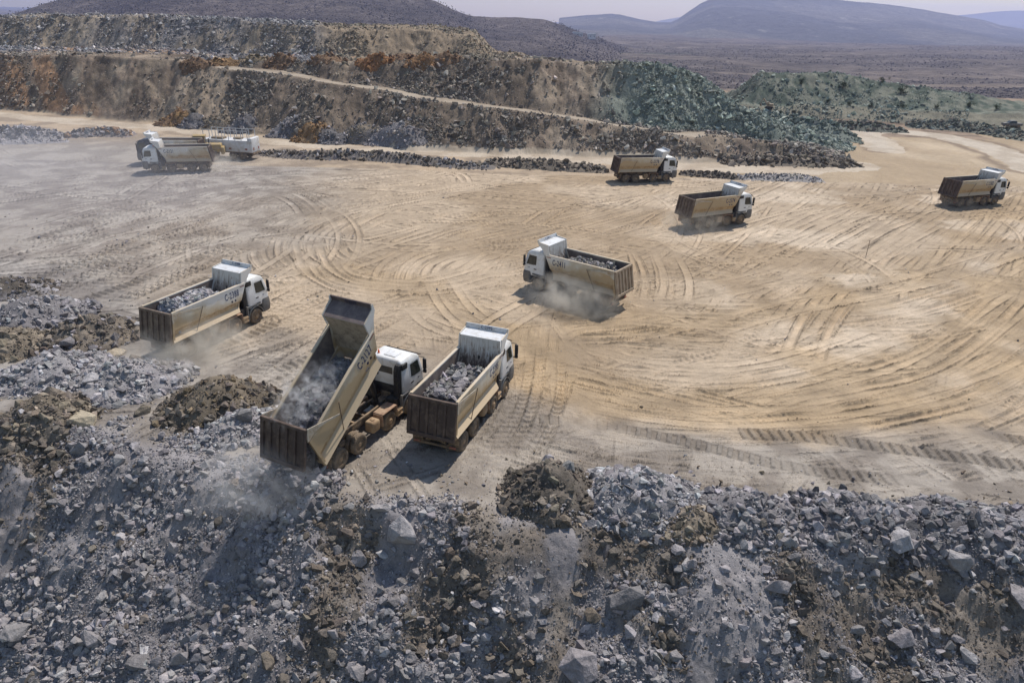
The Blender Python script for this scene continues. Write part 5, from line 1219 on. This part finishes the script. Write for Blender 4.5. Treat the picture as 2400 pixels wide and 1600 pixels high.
# ------------------------------------------------------------------ loads
def body_matrix(key, tip):
    t, b = TRUCKS[key]; return Matrix.Translation(t.location) @ Euler(t.rotation_euler).to_matrix().to_4x4() @ Matrix.Translation(HINGE) @ Matrix.Rotation(-tip, 4, 'Y')
def load(key, tip, x0, x1, top, cols, label, nbig, bigs, bigtone, n=900, smin=.07, smax=.28, seed=0, bump=.5, lean=0.0, floor=1.5):
    rng = np.random.default_rng(600 + seed); MB_ = body_matrix(key, tip)
    nx, ny = 40, 18; gx = np.linspace(x0, x1, nx); gy = np.linspace(-1.12, 1.12, ny); X, Y = np.meshgrid(gx, gy, indexing='ij')
    def hz(x, y):
        e = np.clip(np.minimum(x - x0, x1 - x) / .9, 0, 1)
        return floor + (top - floor) * (.35 + .65 * e) * (1 - .22 * (y / 1.12) ** 2) + bump * (fbm(x * .9 + seed * 7, y * .9, 43 + seed, 3) - .5) + lean * (x - x0) + .16 * (fbm(x * 4, y * 4, 44, 3) - .5)
    Z = hz(X, Y); cx, cyy, cz = (x0 + x1) / 2, 0, floor
    V = np.stack([X - cx, Y - cyy, Z - cz], -1).reshape(-1, 3); a = (np.arange(nx - 1)[:, None] * ny + np.arange(ny - 1)).ravel(); F = np.stack([a, a + ny, a + ny + 1, a + 1], 1)
    o = obj('rock_load', mesh_np('rock_load', V, F, M['spoil'], np.ones((len(V), 3)) * np.array(cols[0]) * .85, True)); tag(o, label, 'rock load')
    o.matrix_world = MB_ @ Matrix.Translation((cx - HINGE[0], 0, cz - HINGE[2]))
    x = rng.uniform(x0 + .1, x1 - .1, n); y = rng.uniform(-1.05, 1.05, n); S = np.minimum(smin * (1 - rng.uniform(0, 1, n)) ** -.6, smax); z = hz(x, y) + S * .15
    r = obj('rubble', rocks_mesh('rubble', np.stack([x - cx, y, z - cz], 1), S, tint(np.array(cols)[rng.integers(0, len(cols), n)], n, rng, .25, .03), VAR, 'rock', rng, .7), o); r['kind'] = 'stuff'
    sz = sorted(rng.uniform(bigs[0], bigs[1], nbig), reverse=True)
    for k in range(nbig):
        S_ = sz[k]; x_ = rng.uniform(x0 + .5, x1 - .4); y_ = rng.uniform(-.75, .75); z_ = float(hz(np.array([x_]), np.array([y_]))[0]) + S_ * .12
        b = obj('load_rock', rock_mesh_one(S_, TONE[bigtone], rng, (1, 1, .9))); b.matrix_world = MB_ @ Matrix.Translation((x_ - HINGE[0], y_, z_ - HINGE[2])) @ Euler(rng.uniform(-.5, .5, 3)).to_matrix().to_4x4()
        tag(b, f'{bigtone} rock riding in C-{key}, {ORD[k]} of its {["", "", "", "", "", "five", "six", "seven", "eight", "nine", "ten"][nbig]} big ones', 'rock', 'big rocks loaded in C-' + key)
load('2388', 0, -6.4, -1.35, 3.02, [C3(.42, .415, .43), PALE, LB], 'heaped load of pale dusty broken rock in C-2388', 7, (.24, .42), 'pale', 1500, .07, .24, 1, .95)
load('2395', 0, -6.35, -1.5, 2.75, [C3(.22, .21, .20), GREY, C3(.26, .245, .23)], 'load of dark grey slabs and crumbs in C-2395', 10, (.34, .66), 'grey', 1000, .06, .30, 2, .95)
load('2411', 0, -6.4, -1.7, 2.95, [C3(.21, .195, .175), GREY, C3(.28, .25, .215)], 'grey brown rubble load in C-2411', 6, (.24, .42), 'grey', 1300, .06, .26, 3, 1.0)
load('2127', D(35), -7.35, -1.9, 2.75, [C3(.15, .147, .155), DGREY, C3(.24, .235, .25)], 'dark rock load, shade put into its colour, sliding down the tipped body of C-2127', 9, (.25, .45), 'grey', 1300, .06, .30, 4, .6, -.03)  # rock colours darkened for the shade inside the raised body
t_, b_ = TRUCKS['2127']; cs, sn = math.cos(t_.rotation_euler[2]), math.sin(t_.rotation_euler[2])
heap(None, 2.1, 1.8, 1.5, .3, GD_ + [GREY, LB], 'fresh dark spill of rock under the open tailgate of C-2127', 1100, .07, .38, xy=(t_.location[0] - cs * 7.7, t_.location[1] - sn * 7.7))

# ------------------------------------------------------------------ far green bench: bushes; hill: woodland, houses
def bush(u, v, s, label):
    x, y = at(u, v); rng = np.random.default_rng(int(u * 7 + v)); z = float(gh([x], [y])[0]); o = empty('bush', (x, y, z)); tag(o, label, 'bush', 'dark bushes on the green bench')
    n = 420; c = rng.normal(size=(9, 3)) * np.array([.5, .5, .32]) + [0, 0, .75]; k = rng.integers(0, 9, n); p = c[k] + rng.normal(size=(n, 3)) * .22; p[:, 2] = np.maximum(p[:, 2], .05); p *= s
    a = rng.normal(size=(n, 3)); b = rng.normal(size=(n, 3)); a /= np.linalg.norm(a, axis=1)[:, None]; b -= a * (a * b).sum(1)[:, None]; b /= np.linalg.norm(b, axis=1)[:, None]; q = .13 * s
    V = np.stack([p - a * q, p + b * q * .5, p + a * q, p - b * q * .5], 1).reshape(-1, 3); F = np.arange(4 * n).reshape(-1, 4)
    col = np.repeat(C3(.055, .075, .038) * np.exp(rng.normal(size=(n, 1)) * .3), 4, 0)
    obj('foliage', mesh_np('foliage', V, F, M['rockfar'], col), o)
    part('stem', 'wood', o, lambda bm: [tube(bm, (0, 0, -.1), tuple(c[i] * s * .8), .05 * s, 5, .02 * s) for i in range(4)])
BU = [(1520, 405, 2.0, 'dark bush low on the left part of the green bench'), (1600, 340, 1.9, 'bush on the crest of the green bench, left of centre'), (1785, 428, 2.2, 'lower one of two neighbouring big bushes on the green bench'), (1825, 388, 2.3, 'upper one of two neighbouring big bushes on the green bench'), (1330, 385, 1.6, 'bush near the left end of the green bench'), (1700, 378, 1.5, 'bush high on the green bench, left of the two big ones'),
      (1450, 470, 1.1, 'small bush at left on the pale lower step'), (1550, 485, 1.2, 'second small bush along the pale lower step'), (1650, 492, 1.1, 'third small bush along the pale lower step'), (1790, 500, 1.3, 'small bush on the lower step under the two big ones'), (1950, 500, 1.2, 'small bush right of centre on the lower step'), (2100, 490, 1.5, 'round bush at right on the green bench foot'), (2230, 500, 1.4, 'last bush near the right edge of the green bench')]
for a, b, s, lab in BU: bush((1200 + a * .5102) * .98, b * .5102 * .98, s * .5, lab)
def woodland():
    r = np.random.default_rng(31); Ps, Ss, Cs = [], [], []
    dg = bpy.context.evaluated_depsgraph_get()
    for nm, n, y0, y1, w0, w1 in (('hill', 24000, 640, 1262, -.85, .16), ('valley', 40000, 330, 2000, -.1, .9)):
        o = bpy.data.objects[nm]; me = o.data; V = np.empty(len(me.vertices) * 3, np.float32); me.vertices.foreach_get('co', V); V = V.reshape(-1, 3)
        w_ = V[:, 0] / V[:, 1]; ok = np.where((V[:, 1] > y0) & (V[:, 1] < y1) & (w_ > w0) & (w_ < w1))[0]
        wt = V[ok, 1] ** (1.0 if nm == 'hill' else .4); i = r.choice(ok, n, p=wt / wt.sum()); p = V[i].astype(float); sc = p[:, 1] * .006
        p[:, 0] += r.normal(size=n) * sc; p[:, 1] += r.normal(size=n) * sc * (.2 if nm == 'hill' else 1)
        if nm == 'valley': kk = fbm(p[:, 0] * .006, p[:, 1] * .010, 73, 5) < .53; p = p[kk]
        m_ = len(p); S = r.uniform(.9, 1.9, m_) * (1 if nm == 'hill' else 1.1); p[:, 2] -= S * .25; Ps.append(p); Ss.append(S); Cs.append(tint(C3(.088, .074, .07) if nm == 'hill' else C3(.095, .080, .076), m_, r, .22, .03))
    P = np.vstack(Ps); S = np.concatenate(Ss); o = obj('woodland', rocks_mesh('woodland', P, S, np.vstack(Cs), VARLO, 'hill', r, .6)); o['kind'] = 'stuff'
woodland()
def house(u, v, y, w, lab):
    d = ray(u, v); x = y * d[0] / d[1]; z = CAM_H + y * d[2] / d[1]; o = empty('farm_house', (x, y, z - 2.2), .3); tag(o, lab, 'house', 'white farm buildings on the hill')
    part('wall', 'trailer', o, lambda bm: bx(bm, (0, 0, .6), (w, 6, 6.4)))
    part('roof', 'pole', o, lambda bm: prism(bm, [(-w / 2 - .5, 3.78), (w / 2 + .5, 3.78), (w / 2 - .5, 5.6), (-w / 2 + .5, 5.6)], -3.4, 3.4))
    for q in (-.25, .25): part('window', 'glass', o, lambda bm: bx(bm, (q * w, -3.02, 1.8), (1.4, .06, 1.4)))
house(1322, 79, 1190, 8, 'leftmost white farm building near the hill shoulder'); house(1333, 80, 1190, 6, 'small middle white farm building near the hill shoulder'); house(1359, 83, 1190, 12, 'longest white farm building, rightmost on the hill shoulder')

# ------------------------------------------------------------------ dust hanging over the yard
DN = [0]
def dust(loc, rad, rz, dens, c=(.98, .92, .83), nsc=.8, lo=.40, hi=.75):
    bm = bmesh.new(); bmesh.ops.create_icosphere(bm, subdivisions=3, radius=1); me = bpy.data.meshes.new('dust_cloud'); bm.to_mesh(me); bm.free()
    me.materials.append(mat_dust('dust', c, dens, nsc, lo, hi)); o = obj('dust_cloud', me); o.location = loc; o.scale = rad; o.rotation_euler = (0, 0, rz); o['kind'] = 'stuff'
def tdust(key, off, rad, dens, **k):
    t, b = TRUCKS[key]; a = t.rotation_euler[2]; c, s = math.cos(a), math.sin(a)
    dust((t.location[0] + c * off[0] - s * off[1], t.location[1] + s * off[0] + c * off[1], off[2]), rad, a, dens, **k)
tdust('2388', (-6.0, -1.0, .7), (5.0, 3.6, 1.9), 2.0)
tdust('2411', (-3.8, 2.2, .7), (4.6, 2.6, 2.0), 2.9)
tdust('2374', (-6.0, -.6, .7), (4.5, 3.4, 1.7), .9)
tdust('2121', (-7.5, 0, .8), (3.6, 2.8, 1.7), .8)
tdust('2382', (-6.0, -.3, .6), (3.6, 2.8, 1.3), .35)
tdust('2127', (-5.2, .1, 3.7), (3.6, 1.5, 1.6), 4.0, c=(.97, .96, .98), nsc=2.2, lo=.50, hi=.72)
tdust('2127', (-8.6, .8, 1.0), (3.6, 3.4, 1.6), 1.0, c=(.97, .95, .95))
dust((-64, 72, 2), (44, 34, 8), 0, .022, c=(.92, .91, .98), nsc=.05, lo=.25, hi=.7)

# ------------------------------------------------------------------ the air: one even haze
def haze():
    X0, X1, Y0, Y1, Z0, Z1 = -9000, 9000, -40, 7700, -45, 228
    bm = bmesh.new(); bmesh.ops.create_cube(bm, size=1)
    for v in bm.verts: v.co = ((X0 + X1) / 2 + v.co.x * (X1 - X0), (Y0 + Y1) / 2 + v.co.y * (Y1 - Y0), (Z0 + Z1) / 2 + v.co.z * (Z1 - Z0))
    me = bpy.data.meshes.new('haze'); bm.to_mesh(me); bm.free()
    s = NT('haze_air'); v = s.n('ShaderNodeVolumePrincipled'); v.inputs['Color'].default_value = (.58, .63, .98, 1); v.inputs['Density'].default_value = HAZE_D
    v.inputs['Anisotropy'].default_value = .45
    s.l(v.outputs[0], s.out.inputs['Volume']); me.materials.append(s.m)
    o = obj('haze', me); o['kind'] = 'stuff'
HAZE_D = 0.00015
haze()
